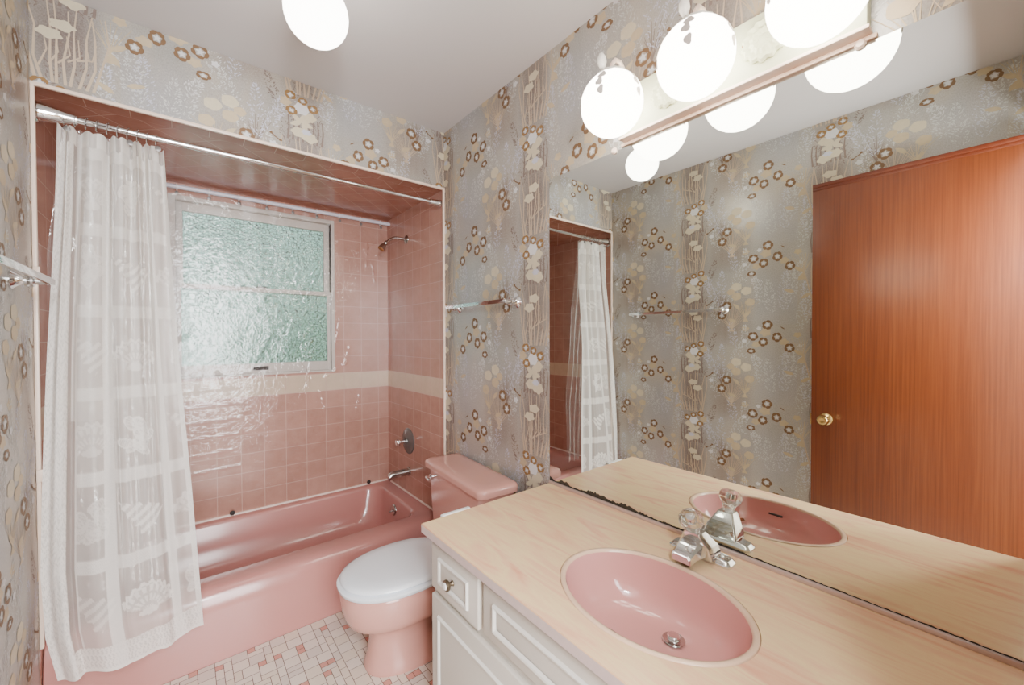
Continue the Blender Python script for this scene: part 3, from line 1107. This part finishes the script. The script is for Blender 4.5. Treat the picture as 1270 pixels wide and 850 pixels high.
def coral(cs, cz, R, seed, flip=1):
    global den
    rr = np.random.RandomState(seed)
    for _ in range(11):
        a = rr.uniform(0, 2 * PI)
        q = rr.uniform(.15, .85) * R
        x0, z0 = cs + q * math.cos(a) / .52 * .75, cz + q * math.sin(a)
        t = rr.uniform(0, PI)
        dx, dz = (S - x0) * .52, Zg - z0
        u, w = dx * math.cos(t) + dz * math.sin(t), -dx * math.sin(t) + dz * math.cos(t)
        e = (u / (R * .36)) ** 2 + (w / (R * .2)) ** 2
        den = np.where(e < 1, np.maximum(den, np.where(e > .55, .95, .66 + .2 * (np.sin(u * 900) > 0))), den)


cells = [.41, .69, .978, 1.262, 1.547, 1.83]
for k, zc in enumerate(cells):
    for cs in (.64, .31, 1.02):
        keep = den.copy()
        q = (k + (0 if cs == .64 else 1 if cs == .31 else 2)) % 3
        if q == 0:
            fan(cs, zc, .098, .15)
        elif q == 1:
            conch(cs, zc, .095, -1)
        else:
            coral(cs, zc, .085, k * 7 + int(cs * 10))
        den = keep + (den - keep) * (.85 if cs == .64 else .5)
# broad lace border down the left edge and along the hem
lace = .74 + .20 * (np.sin(Zg * 210 + 5 * np.sin(S * 120)) * np.sin(S * 300 + 3 * np.sin(Zg * 60)) > -.2)
den = np.where(S < .165, np.maximum(den, lace), den)
den = np.where((S > .165) & (S < .215), np.minimum(den, .34), den)
hemb = .66 + .26 * (np.sin(S * 260 + 3 * np.sin(Zg * 150)) * np.sin(Zg * 300) > -.15)
den = np.where(Zg < .285, np.maximum(den, hemb), den)
den = np.where(Zg < .218, .95, den)
den = np.where(Zg > 1.985, np.where(np.cos(ph * 2) > -.35, .93, .40), den)
den = np.where((S > .185) & (S < .52) & (T < .55), np.maximum(den, .60), den)
den = np.clip(den, 0, .97)

curt = thing('shower_curtain', 'white lace shower curtain with seashell squares bunched at left of the tub', 'curtain', (.2, .03, ZBOT))
me = bpy.data.meshes.new('lace_panel')
vs = np.stack([Xg - .2, Yg - .03, Zg2 - ZBOT], -1).reshape(-1, 3)
idx = np.arange(NS * NTT).reshape(NTT, NS)
fs = np.stack([idx[:-1, :-1], idx[:-1, 1:], idx[1:, 1:], idx[1:, :-1]], -1).reshape(-1, 4)
me.from_pydata(vs.tolist(), [], fs.tolist())
me.materials.append(M['lace'])
at = me.attributes.new('weave', 'FLOAT', 'POINT')
at.data.foreach_set('value', den.reshape(-1).astype(np.float32))
ul = me.uv_layers.new(name='UVMap')
uvv = np.stack([S * .9, Zg], -1).reshape(-1, 2)
ul.data.foreach_set('uv', uvv[fs.reshape(-1)].reshape(-1).astype(np.float32))
me.polygons.foreach_set('use_smooth', [True] * len(me.polygons))
lp = bpy.data.objects.new('lace_panel', me)
C.objects.link(lp)
lp.parent = curt
# rod pocket loops of cloth and chrome hooks
hook0 = None
for k in range(10):
    x = .068 + k * .0265
    if hook0 is None:
        b = MB()
        pts = [(x + .002 * math.sin(a), RY + .019 * math.cos(a), RZ - .004 + .020 * math.sin(a)) for a in [PI * 2 * q / 22 for q in range(23)]]
        b.tube(pts, .0017, 'chrome', 6)
        hook0 = b.build('curtain_hook', curt)
    else:
        dup(hook0, curt, (k * .0265, 0, 0), 0)
for k, x in enumerate((.079, .235, .312)):
    b = MB()
    b.lathe([(.004, 0), (.009, 0), (.0095, .002), (.004, .003)], (x, .014 if k else .012, 2.022), (0, -1, 0), 'grey', 16)
    b.build('grommet', curt)

# clear liner behind the lace
b = MB()
rows = []
for i in range(50):
    t = i / 49
    z = 2.045 - t * 1.72
    row = []
    for j in range(60):
        s = j / 59
        x = .060 + s * .26 - .05 * max(0, 1 - s * 3) * min(1, t * 4)
        row.append((max(x, .004), .075 + .11 * min(1, t * 1.4) + .012 * math.sin(2 * PI * (5 * s + .3 * math.sin(3 * t))) + .005 * math.sin(17 * t + 9 * s), z))
    rows.append(row)
b.grid(rows, 'liner')
o = b.build('shower_liner', smooth=180, fix=False)
tag(o, 'clear plastic shower liner hanging behind the white lace curtain', 'liner')

# clear plastic sheet over the window wall, with folding creases (x, z, x, z, width, height)
rnd = random.Random(33)
CREASE = [(.33 + .01 * k, zz, .33 + .01 * k + ll, zz + .01, .006, .007) for k, (zz, ll) in enumerate(((1.02, .30), (.93, .30), (.845, .28), (.755, .26), (.665, .22), (.57, .25)))]
for k in range(26):
    x_, z_ = rnd.uniform(.34, 1.45), rnd.uniform(.75, 2.0)
    a_, l_ = rnd.choice((PI / 2, PI / 2, 1.2, 1.9, .5)) + rnd.uniform(-.25, .25), rnd.uniform(.06, .22)
    CREASE.append((x_, z_, x_ + l_ * math.cos(a_), z_ + l_ * math.sin(a_), rnd.uniform(.005, .009), rnd.uniform(.004, .009)))
for k in range(10):
    CREASE.append((.98 + rnd.uniform(-.05, .05), 1.0 + .035 * k, .98 + rnd.uniform(-.05, .05), 1.06 + .035 * k, .006, .010))
for k in range(14):
    CREASE.append((.34 + k * .02, 2.07 + rnd.uniform(-.03, .03), .37 + k * .02, 2.06 + rnd.uniform(-.03, .03), .005, .007))
film = thing('clear_plastic_sheet', 'wrinkled clear plastic sheet hanging over the window and rear tile wall', 'curtain', (.85, .775, .31))
b = MB()
rows = []
for i in range(300):
    t = i / 299
    z = 2.118 - t * 1.80
    row = []
    for j in range(240):
        s = j / 239
        x = .30 + s * (W - .012 - .30)
        y = .774 + .0035 * math.sin(2 * PI * 8 * s) * math.exp(-t * 9) + .002 * math.sin(7 * t + 4 * s) + .0006 * math.sin(23 * s - 13 * t + 2 * math.sin(8 * t))
        y += .0005 * math.sin(47 * s + 29 * t) * math.sin(17 * t)
        for (ax, az, bx, bz, wd, hh) in CREASE:
            ux, uz = bx - ax, bz - az
            q = min(1, max(0, ((x - ax) * ux + (z - az) * uz) / (ux * ux + uz * uz)))
            dd = ((x - ax - q * ux) ** 2 + (z - az - q * uz) ** 2) / (wd * wd)
            if dd < 9:
                y -= hh * math.exp(-dd) * (.6 + .4 * math.sin(q * 17 + ax * 40))
        row.append((x, min(y, D - .012), z))
    rows.append(row)
b.grid(rows, 'film')
b.build('plastic_film', film, smooth=180, fix=False)
ring0 = None
for k in range(9):
    x = .36 + k * .137
    if ring0 is None:
        b = MB()
        b.tube([(x, R2Y + .016 * math.cos(a), R2Z - .003 + .0165 * math.sin(a)) for a in [2 * PI * q / 20 for q in range(21)]], .0018, 'white', 6)
        ring0 = b.build('ring', film)
        b = MB()
        b.lathe([(.004, 0), (.0085, 0), (.009, .002), (.004, .003)], (x, .762, 2.076), (0, -1, 0), 'grey', 16)
        gr0 = b.build('grommet', film)
    else:
        dup(ring0, film, (k * .137, 0, 0), 0)
        dup(gr0, film, (k * .137, 0, 0), 0)
for x in (.585, 1.36):
    b = MB()
    b.lathe([(.013, 0), (.013, .004), (0, .006)], (x, .765, .318), (0, -1, 0), 'dark', 16)
    b.build('magnet', film)

# little plastic clips on the tile edging
for z, lb in ((1.525, 'small clear clip on cream tile edging near the left towel bar'), (.86, 'small beige clip low on cream tile edging beside the lace curtain')):
    b = MB()
    b.box(.001, .017, -.013, -.0066, z - .02, z + .02, 'bullnose', .002)
    tag(b.build('splash_clip'), lb, 'clip')

# ------------------------------------------------------------------ toilet (local frame: forward is -x)
toi = thing('toilet', 'pink toilet with white seat and closed lid between tub and vanity', 'toilet', (1.502, -.412, 0), math.radians(-4.0))


def egg(d0, d1, hw, z, n=48, k=.44, p=2.25, sh=0.0):
    """outline seen from above: d measured forward from the wall"""
    c = d0 + (d1 - d0) * k
    pts = []
    cr, sr = math.cos(math.radians(3.4)), math.sin(math.radians(3.4))
    for i in range(n):
        a = 2 * PI * i / n
        ca, sa = math.cos(a), math.sin(a)
        r = d1 - c if ca > 0 else c - d0
        x = -(c + math.copysign(abs(ca) ** (2 / p), ca) * r)
        y = math.copysign(abs(sa) ** (2 / p), sa) * hw
        pts.append((x * cr - y * sr, x * sr + y * cr - .016, z))
    return pts


b = MB()
b.loft([egg(.03, .578, .118, .0, k=.6), egg(.03, .582, .120, .014, k=.6), egg(.05, .572, .112, .036, k=.6), egg(.24, .565, .098, .07, k=.5), egg(.30, .560, .090, .11, k=.5),
        egg(.30, .560, .092, .15, k=.5), egg(.28, .575, .108, .178, k=.5), egg(.22, .615, .136, .198, k=.5), egg(.19, .646, .158, .214, k=.48), egg(.18, .656, .170, .240, k=.46),
        egg(.18, .666, .176, .285, k=.46), egg(.18, .668, .178, .328, k=.46), egg(.185, .662, .173, .339, k=.46), egg(.25, .62, .13, .340, k=.46)], 'pink_china')
b.build('bowl', toi, 50, True)
b = MB()
b.loft([rrect(-.30, -.015, -.10, .075, .03, .0), rrect(-.30, -.015, -.095, .07, .03, .05), rrect(-.36, -.02, -.09, .065, .03, .20), rrect(-.27, -.01, -.15, .15, .04, .29), rrect(-.28, -.008, -.165, .165, .04, .335), rrect(-.275, -.012, -.16, .16, .04, .345)], 'pink_china')
b.build('base', toi, 50, True)
b = MB()
b.loft([egg(.205, .670, .180, .343, k=.46), egg(.20, .677, .186, .348, k=.46), egg(.20, .678, .187, .358, k=.46), egg(.206, .671, .181, .364, k=.46), egg(.26, .62, .14, .364, k=.46)], 'white_seat')
b.build('seat', toi, 50, True)
b = MB()
b.loft([egg(.20, .660, .173, .367, k=.46), egg(.196, .667, .178, .371, k=.46), egg(.198, .665, .176, .378, k=.46), egg(.21, .648, .163, .384, k=.46), egg(.26, .60, .125, .388, k=.46), egg(.34, .5, .06, .389, k=.46)], 'white_seat')
b.build('lid', toi, 60, True)
for s_ in (-1, 1):
    b = MB()
    b.box(-.225, -.195, s_ * .075 - .036, s_ * .075 + .004, .343, .378, 'white_seat', .006)
    b.build('hinge', toi, 40, True)
b = MB()
b.loft([rrect(-.165, -.012, -.245, .225, .03, .346), rrect(-.172, -.010, -.252, .232, .03, .37), rrect(-.178, -.008, -.264, .244, .03, .52), rrect(-.182, -.006, -.274, .252, .03, .662)], 'pink_china')
b.build('tank', toi, 45, True)
b = MB()
b.loft([rrect(-.190, -.002, -.288, .266, .03, .655), rrect(-.199, -.001, -.298, .274, .034, .661), rrect(-.201, -.001, -.300, .276, .035, .682), rrect(-.197, -.004, -.295, .271, .034, .692), rrect(-.186, -.012, -.284, .260, .03, .697), rrect(-.15, -.04, -.24, .22, .03, .6985)], 'pink_china')
b.build('tank_lid', toi, 45, True)
b = MB()
b.lathe([(.014, 0), (.014, .008), (.008, .012), (.008, .022)], (-.179, .215, .612), (-1, 0, 0), 'chrome', 16)
b.tube([(-.203, .222, .613), (-.206, .200, .611), (-.204, .180, .607)], [.008, .007, .009], 'chrome', 10)
b.build('flush_lever', toi, 45, True)

# ------------------------------------------------------------------ vanity cabinet
VX, VY0, VY1, VZ = .975, -.868, YN + .003, .697
van = thing('vanity_cabinet', 'off-white painted vanity cabinet with panelled drawers and doors under the counter', 'cabinet', (1.25, -1.48, 0))
b = MB()
b.box(VX + .014, VX + .032, VY1, VY0, .09, VZ, 'cabinet', .002)
b.box(VX + .032, W - .002, VY0 - .018, VY0, .09, VZ, 'cabinet', .002)
b.box(VX + .032, W - .002, VY1, VY1 + .018, .09, VZ, 'cabinet', .002)
b.box(VX + .032, W - .002, VY1 + .018, VY0 - .018, .09, .108, 'cabinet')
b.box(W - .014, W - .002, VY1 + .018, VY0 - .018, .108, VZ, 'cabinet')
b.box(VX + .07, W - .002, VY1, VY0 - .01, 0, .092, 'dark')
b.build('carcass', van)


def front(name, y0, y1, z0, z1, knob=None, inset=(.046, .030)):
    """panelled front, y0 > y1"""
    q = MB()
    q.box(VX, VX + .016, y1, y0, z0, z1, 'cabinet', .004, 3)
    o = q.build(name, van)
    q = MB()
    a, c, e, f = y0 - inset[0], y1 + inset[0], z0 + inset[1], z1 - inset[1]
    w = .013
    rr = []
    for off, px in ((0, VX), (.003, VX - .007), (.008, VX - .006), (w, VX - .001)):
        rr.append([(px, a - off, e + off), (px, c + off, e + off), (px, c + off, f - off), (px, a - off, f - off)])
    q.loft(rr, 'cabinet_hi', False, False)
    q.build('moulding', o, 20)
    if knob:
        q = MB()
        q.lathe([(.009, 0), (.006, .004), (.006, .012), (.015, .016), (.0165, .020), (.0155, .024), (.011, .0255)], (VX, knob[0], knob[1]), (-1, 0, 0), 'bronze', 24)
        kb = q.build('knob', o)
        q = MB()
        q.lathe([(.0110, .0245), (.008, .0285), (0, .0295)], (VX, knob[0], knob[1]), (-1, 0, 0), 'white', 20)
        q.build('knob_insert', kb)
    return o


front('drawer', -.873, -1.130, .532, .672, (-1.0, .600))
front('drawer_front', -1.152, -1.802, .540, .672)
front('drawer', -1.824, -2.085, .532, .672, (-1.955, .600))
front('door', -.873, -1.470, .095, .512, (-1.43, .44), (.042, .050))
front('door', -1.488, -2.085, .095, .512, (-1.53, .44), (.042, .050))

# countertop with oval cut-out
SX, SY, SA, SB = 1.1935, -1.4966, .156, .2085
CX0, CY0, CY1, CZ = .9535, -.846, YN + .002, .724
b = MB()
n = 96
ang = [2 * PI * k / n for k in range(n)]


def out_pt(a, z, ins=0.0):
    x0, x1, y0, y1 = CX0 + ins, W - .001, CY1, CY0 - ins
    dx, dy = math.cos(a), math.sin(a)
    ts = []
    if dx > 1e-9: ts.append((x1 - SX) / dx)
    if dx < -1e-9: ts.append((x0 - SX) / dx)
    if dy > 1e-9: ts.append((y1 - SY) / dy)
    if dy < -1e-9: ts.append((y0 - SY) / dy)
    t = min(ts)
    return (SX + dx * t, SY + dy * t, z)


cor = [math.atan2(y - SY, x - SX) % (2 * PI) for x in (CX0, W - .001) for y in (CY0, CY1)]
ang = sorted(set(ang + cor))
n = len(ang)
inner = lambda k, z: [(SX + (SA + k) * math.cos(math.atan2(math.sin(a) / (SB + k), math.cos(a) / (SA + k))), SY + (SB + k) * math.sin(math.atan2(math.sin(a) / (SB + k), math.cos(a) / (SA + k))), z) for a in ang]
b.grid([[out_pt(a, CZ) for a in ang], inner(.016, CZ)], 'counter', True, True)
b.grid([inner(.016, CZ), inner(.016, CZ - .027)], 'counter', True, True)
b.grid([[out_pt(a, CZ) for a in ang], [out_pt(a, CZ - .004) for a in ang]], 'counter', True)
b.grid([[out_pt(a, CZ - .004) for a in ang], [out_pt(a, CZ - .027) for a in ang]], 'edge', True)
b.grid([[out_pt(a, CZ - .027) for a in ang], inner(.016, CZ - .027)], 'edge', True)
o = b.build('countertop', smooth=30)
tag(o, 'pink and cream wood-grain laminate countertop on the white vanity', 'countertop')

sink = thing('sink_basin', 'oval pink sink basin with cream rim set in the laminate counter', 'sink', (SX, SY, .59))
b = MB()
na = [2 * PI * k / 96 for k in range(96)]


def oval(k, z, sx=0.0, sy=0.0, f=1.0):
    return [(SX + sx + (SA + k) * f * math.cos(a), SY + sy + (SB + k) * f * math.sin(a), z) for a in na]


b.loft([oval(.0145, CZ - .02), oval(.0145, CZ + .0004), oval(.0125, CZ + .0022), oval(.007, CZ + .0028), oval(.003, CZ + .0018), oval(.001, CZ - .004)], 'rim', False, False)
b.build('rim', sink, 60)
b = MB()
DXs = .078
prof = [(1.006, .004), (1.0, .010), (.985, .03), (.955, .055), (.90, .082), (.80, .105), (.64, .120), (.45, .127), (.25, .130), (.09, .131)]
rg = []
for f, dz in prof:
    g = (1 - f) * DXs
    rg.append(oval(0, CZ - dz, g, -.022 * (1 - f), f))
b.loft(rg, 'pink_sink', False, True)
bowl = b.build('bowl', sink, 70)
b = MB()
dc = (SX + DXs * .95, SY - .020, CZ - .131)
b.lathe([(.026, .004), (.024, .006), (.017, .004), (.015, .0), (.0, .0)], dc, (0, 0, 1), 'chrome_worn', 32)
dr_ = b.build('drain', sink)
b = MB()
b.lathe([(.013, .001), (.0145, .008), (.0145, .013), (.012, .0155), (0, .016)], dc, (0, 0, 1), 'chrome', 28)
b.build('stopper', dr_)
b = MB()
b.box(1.066, 1.073, SY - .022 - .005, SY + .022 - .005, CZ - .036, CZ - .029, 'dark', .003)
b.build('overflow_slot', sink)

# faucet
FY = -1.490
fau = thing('sink_faucet', 'chrome single-knob sink faucet standing on the counter against the mirror', 'faucet', (1.455, FY, CZ))
b = MB()
b.loft([rrect(1.430, 1.482, FY - .082, FY + .082, .012, CZ + .0005), rrect(1.430, 1.482, FY - .082, FY + .082, .012, CZ + .006), rrect(1.437, 1.476, FY - .074, FY + .074, .010, CZ + .014), rrect(1.436, 1.474, FY - .050, FY + .050, .010, CZ + .018)], 'chrome')
b.build('base_plate', fau, 25)
b = MB()
b.loft([rrect(1.416, 1.478, FY - .047, FY + .047, .006, CZ + .012), rrect(1.412, 1.470, FY - .040, FY + .040, .006, CZ + .040), rrect(1.402, 1.448, FY - .026, FY + .026, .006, CZ + .066), rrect(1.402, 1.440, FY - .021, FY + .021, .006, CZ + .075)], 'chrome')
b.build('body', fau, 25)
b = MB()
sec = []
for x, hw, z0, z1 in ((1.430, .032, CZ + .016, CZ + .056), (1.405, .030, CZ + .020, CZ + .055), (1.370, .027, CZ + .020, CZ + .046), (1.350, .025, CZ + .016, CZ + .038), (1.346, .022, CZ + .018, CZ + .034)):
    sec.append([(x, FY + a * hw, z) for a, z in ((-1, z0), (-1, z1 - .006), (-.75, z1), (.75, z1), (1, z1 - .006), (1, z0))])
b.loft(sec, 'chrome')
b.build('spout', fau, 25)
b = MB()
kax = Vector((-.42, 0, .90)).normalized()
ko = Vector((1.420, FY, CZ + .069))
b.lathe([(.012, 0), (.014, .004), (.015, .014), (.020, .024), (.028, .034), (.0312, .044), (.030, .054), (.024, .062), (.013, .0665), (0, .067)], ko, kax, 'acrylic', 40, 12, .022)
kn = b.build('knob', fau, 35)
b = MB()
b.lathe([(.0, .040), (.010, .0402), (.0115, .046), (.010, .052), (0, .0525)], ko, kax, 'chrome', 24)
b.build('knob_insert', kn)

# ------------------------------------------------------------------ mirror
MZ0, MZ1, MY0 = .735, 1.9376, -.846
mir = thing('wall_mirror', 'large frameless wall mirror above the counter, blackened along its lower edge', 'mirror', (W, -1.48, MZ0))
b = MB()
b.box(W - .006, W - .0008, YN + .004, MY0, MZ0, MZ1, 'mirror')
b.build('mirror_glass', mir, 0)
b = MB()
b.box(W - .0125, W - .0008, YN + .004, MY0, CZ + .0005, MZ0 + .001, 'channel', .0015)
b.build('bottom_channel', mir)
b = MB()
rnd = random.Random(21)
y = MY0
h0 = .016
while y > YN + .02:
    y2 = y - rnd.uniform(.003, .009)
    q = -y - .846
    big = .004 + .012 * max(0, 1 - q / .02) + .016 * math.exp(-((q - .07) / .035) ** 2) + .015 * math.exp(-((q - .22) / .06) ** 2) + .011 * math.exp(-((q - .35) / .06) ** 2) + .004 * math.exp(-((q - .55) / .2) ** 2)
    h1 = big * rnd.uniform(.6, 1.15)
    b.face([(W - .0063, y, MZ0), (W - .0063, y2, MZ0), (W - .0063, y2, MZ0 + h1), (W - .0063, y, MZ0 + h0)], 'blackspot')
    y, h0 = y2, h1
b.build('blackened_edge', mir, 0, fix=False)
for yy in (-1.160, -1.802):
    b = MB()
    b.lathe([(.011, 0), (.011, .004), (.007, .009), (0, .010)], (W - .0055, yy, MZ1 + .002), (-1, 0, 0), 'peach', 18)
    b.build('clip', mir)

# ------------------------------------------------------------------ vanity light
lamp = thing('vanity_light', 'three-globe vanity light bar with painted leaves mounted above the mirror', 'light', (W, -1.504, 2.03))
LX = 1.487
b = MB()
b.box(LX, W - .0005, -1.818, -1.205, 1.958, 2.106, 'plate', .003)
b.build('backplate', lamp)
b = MB()
b.box(LX - .004, W - .0005, -1.822, -1.201, 1.950, 1.9585, 'peach', .002)
b.build('lower_lip', lamp)
b = MB()
b.box(W - .012, W - .0005, -1.830, -1.190, 1.9395, 1.950, 'rustlip', .002)
b.build('mounting_strip', lamp)
GX, GZ, GR = 1.389, 2.012, .092


def uvsphere(mb, c, r, mat, nu=40, nv=24, v0=0.0, v1=PI):
    prof = [(r * math.sin(v0 + (v1 - v0) * k / nv), -r * math.cos(v0 + (v1 - v0) * k / nv)) for k in range(nv + 1)]
    prof = [(max(a, 0.00001), z) for a, z in prof]
    mb.lathe(prof, c, (0, 0, 1), mat, nu)


def sph(c, r, lat, lon):
    return (c[0] + r * math.cos(lat) * math.cos(lon), c[1] + r * math.cos(lat) * math.sin(lon), c[2] + r * math.sin(lat))


for gy in (-1.246, -1.502, -1.758):
    c = (GX, gy, GZ)
    b = MB()
    b.lathe([(.020, 0), (.018, .006), (.010, .012), (0, .013)], (LX, gy, 2.045), (-1, 0, 0), 'plate', 32)
    b.build('arm_mount', lamp)
    b = MB()
    pts = []
    P = [(LX - .015, 2.045), (LX - .020, 2.095), (LX - .032, 2.132), (LX - .058, 2.156), (LX - .082, 2.152), (LX - .095, 2.135), (GX, 2.105)]
    b.tube([(x, gy, z) for x, z in P], .0065, 'peach', 10)
    b.build('arm', lamp, 60)
    b = MB()
    b.lathe([(.052, 0), (.050, .006), (.040, .014), (.022, .019), (.012, .024), (.008, .034)], (GX, gy, GZ + .076), (0, 0, 1), 'whitemetal', 36, 12, .03)
    b.build('globe_cap', lamp)
    b = MB()
    b.lathe([(.006, 0), (.010, .008), (.0135, .020), (.012, .034), (.006, .046), (0, .050)], (GX - .030, gy + .010, GZ + .098), (-.1, .05, 1), 'whitemetal', 18)
    b.build('finial', lamp)
    b = MB()
    uvsphere(b, c, GR, 'globe')
    gl = b.build('globe', lamp, 60)
    rnd = random.Random(int(-gy * 1000))
    for lon in (-2.90, -1.62, -.3, 1.0, 2.25):
        b = MB()
        for kk, (la, dl) in enumerate(((.62, .05), (.30, .0), (-.02, .06))):
            lo = lon + dl
            la += rnd.uniform(-.05, .05)
            sz = .27 - .03 * kk
            out = []
            for q in range(15):
                a = 2 * PI * q / 15
                rr = sz * (.62 + .38 * abs(math.cos(1.5 * a)))
                out.append(sph(c, GR + .0012, la + rr * .75 * math.cos(a + .3 * kk), lo + rr * .55 * math.sin(a + .3 * kk) / math.cos(la)))
            ctr = sph(c, GR + .0022, la, lo)
            for q in range(15):
                b.face([ctr, out[q], out[(q + 1) % 15]], 'leaf')
        b.build('leaf_decal', gl, 60)

for ry in (-1.374, -1.628):
    b = MB()
    b.lathe([(.050, 0), (.052, .005), (.046, .012), (.034, .008), (.024, .014), (.012, .011), (0, .016)], (LX, ry, 2.035), (-1, 0, 0), 'plate', 84, 14, .06)
    b.build('rosette', lamp)
b = MB()
for sy in (-1.326, -1.578):
    b.lathe([(.0035, 0), (.003, .0015), (0, .002)], (LX, sy, 2.046), (-1, 0, 0), 'rust', 10)
    b.build('screw', lamp)
    b = MB()

# ceiling globe
cl = thing('ceiling_light', 'lit opal globe light hanging close below the ceiling', 'light', (.690, -.724, ZC))
cc = (.690, -.724, 2.258)
b = MB()
uvsphere(b, cc, .087, 'globe2')
b.build('globe', cl, 60)
b = MB()
b.lathe([(.045, -.115), (.046, -.095), (.050, -.06), (.060, -.03), (.064, 0)], (.690, -.724, ZC), (0, 0, 1), 'whitemetal', 32)
b.build('canopy', cl)


# ------------------------------------------------------------------ towel bars
def towel_bar(label, xw, s, ya, yb, z):
    """square chrome bar on two posts; s = direction away from the wall"""
    t = thing('towel_bar', label, 'towel bar', (xw, (ya + yb) / 2, z), 0, 'chrome towel bars')
    xb = xw + s * .078
    q = MB()
    q.box(min(xb - .0065, xb + .0065), max(xb - .0065, xb + .0065), yb - .012, ya + .012, z - .009, z + .009, 'chrome', .0015)
    q.build('bar', t, 30)
    for y in (ya, yb):
        q = MB()
        q.lathe([(.026, 0), (.026, .004), (.022, .008), (.014, .018), (.012, .026), (.017, .028), (.017, .034), (.012, .037), (.017, .040), (.017, .045), (.011, .048), (.010, .072)], (xw, y, z), (s, 0, 0), 'chrome', 28)
        q.build('post', t, 35)
    return t


towel_bar('chrome towel bar on papered left wall beside the lace curtain', 0.0, 1, -.232, -.868, 1.477)
towel_bar('chrome towel bar on papered wall above the toilet tank', W, -1, -.160, -.640, 1.466)

# white holder on the vanity's side
b = MB()
b.box(1.025, 1.150, -.869, -.806, .585, .600, 'white', .004)
b.box(1.025, 1.150, -.869, -.858, .585, .69, 'white', .003)
b.box(1.030, 1.140, -.845, -.828, .60, .7262, 'white', .004)
tag(b.build('tissue_holder'), 'white rectangular holder on vanity side, its top just above the counter', 'holder')

# ------------------------------------------------------------------ door leaf, swung open against the left wall
door = thing('door_1', 'red-brown flush wood door opened flat against the papered left wall', 'door', (.055, -1.71, .01))
door['kind'] = 'structure'
LXD = .075
b = MB()
b.box(.040, LXD, -2.085, -1.345, .012, 2.098, 'door', .0015)
b.build('door_leaf', door)
b = MB()
b.box(.038, LXD + .004, -2.085, -1.345, 2.086, 2.106, 'doortrim', .002)
b.box(.038, LXD + .0015, -2.085, -1.345, 2.071, 2.086, 'doortrim', .001)
b.build('top_moulding', door)
b = MB()
b.lathe([(.031, 0), (.030, .004), (.022, .009), (.012, .013), (.011, .034), (.020, .040), (.026, .050), (.026, .058), (.020, .066), (.008, .068), (.0, .064)], (LXD, -1.408, .882), (1, 0, 0), 'brass', 36)
b.build('door_knob', door)
b = MB()
b.box(.045, .070, -1.3455, -1.3395, .845, .905, 'brass', .001)
b.build('latch_plate', door)

# ------------------------------------------------------------------ lights
def area(name, loc, tgt, sx, sy, power, col):
    d = bpy.data.lights.new(name, 'AREA')
    d.shape = 'RECTANGLE'
    d.size, d.size_y, d.energy, d.color = sx, sy, power, col
    o = bpy.data.objects.new(name, d)
    o.location = loc
    o.rotation_euler = (Vector(tgt) - Vector(loc)).to_track_quat('-Z', 'Y').to_euler()
    C.objects.link(o)
    return o


area('hall_fill_upper', (.45, -2.75, 2.38), (.5, -2.2, .9), .9, .7, 14, (.97, .98, 1.0))  # added fill lamp high in the hall, no real fixture there
area('hall_fill_large', (.40, -3.3, 1.35), (.55, -1.0, 1.25), 1.1, 1.9, 95, (.96, .98, 1.0))  # large unseen fill panel added for soft ambience; the hall has no window
area('camera_flash', (.33, -2.36, 1.72), (.85, -.2, 1.35), .14, .14, 14, (.95, .97, 1.0))
sun = bpy.data.lights.new('sun', 'SUN')
sun.energy, sun.angle, sun.color = 2.2, .03, (1, .97, .92)
so = bpy.data.objects.new('sun', sun)
so.rotation_euler = (math.radians(48), 0, math.radians(20))
C.objects.link(so)
w = bpy.data.worlds.new('sky')
bpy.context.scene.world = w
w.use_nodes = True
nt = w.node_tree
nt.nodes['Background'].inputs[0].default_value = (.80, .93, .96, 1)
nt.nodes['Background'].inputs[1].default_value = 1.35

# ------------------------------------------------------------------ camera
yaw, pit, rol, foc = math.radians(39.064), math.radians(-.7533), math.radians(-.1526), 503.2626
fw = Vector((math.sin(yaw) * math.cos(pit), math.cos(yaw) * math.cos(pit), math.sin(pit)))
rt = Vector((math.cos(yaw), -math.sin(yaw), 0))
up = rt.cross(fw)
r2 = math.cos(rol) * rt + math.sin(rol) * up
u2 = -math.sin(rol) * rt + math.cos(rol) * up
cd = bpy.data.cameras.new('camera')
cd.sensor_fit = 'HORIZONTAL'
cd.sensor_width = 36.0
cd.lens = foc / 1270.0 * 36.0
cd.clip_start = .01
co = bpy.data.objects.new('camera', cd)
mw = Matrix.Identity(4)
for i in range(3):
    mw[i][0], mw[i][1], mw[i][2] = r2[i], u2[i], -fw[i]
mw[0][3], mw[1][3], mw[2][3] = .3763, -2.013, 1.3108
co.matrix_world = mw
C.objects.link(co)
sc = bpy.context.scene
sc.camera = co
sc.view_settings.view_transform = 'AgX'
sc.view_settings.look = 'None'
sc.view_settings.exposure = 0.72
try:
    sc.cycles.use_denoising = True
    sc.cycles.max_bounces = 10
    sc.cycles.diffuse_bounces = 5
    sc.cycles.glossy_bounces = 6
    sc.cycles.transparent_max_bounces = 24
    sc.cycles.sample_clamp_indirect = 6.0
    sc.cycles.caustics_reflective = False
except Exception:
    pass
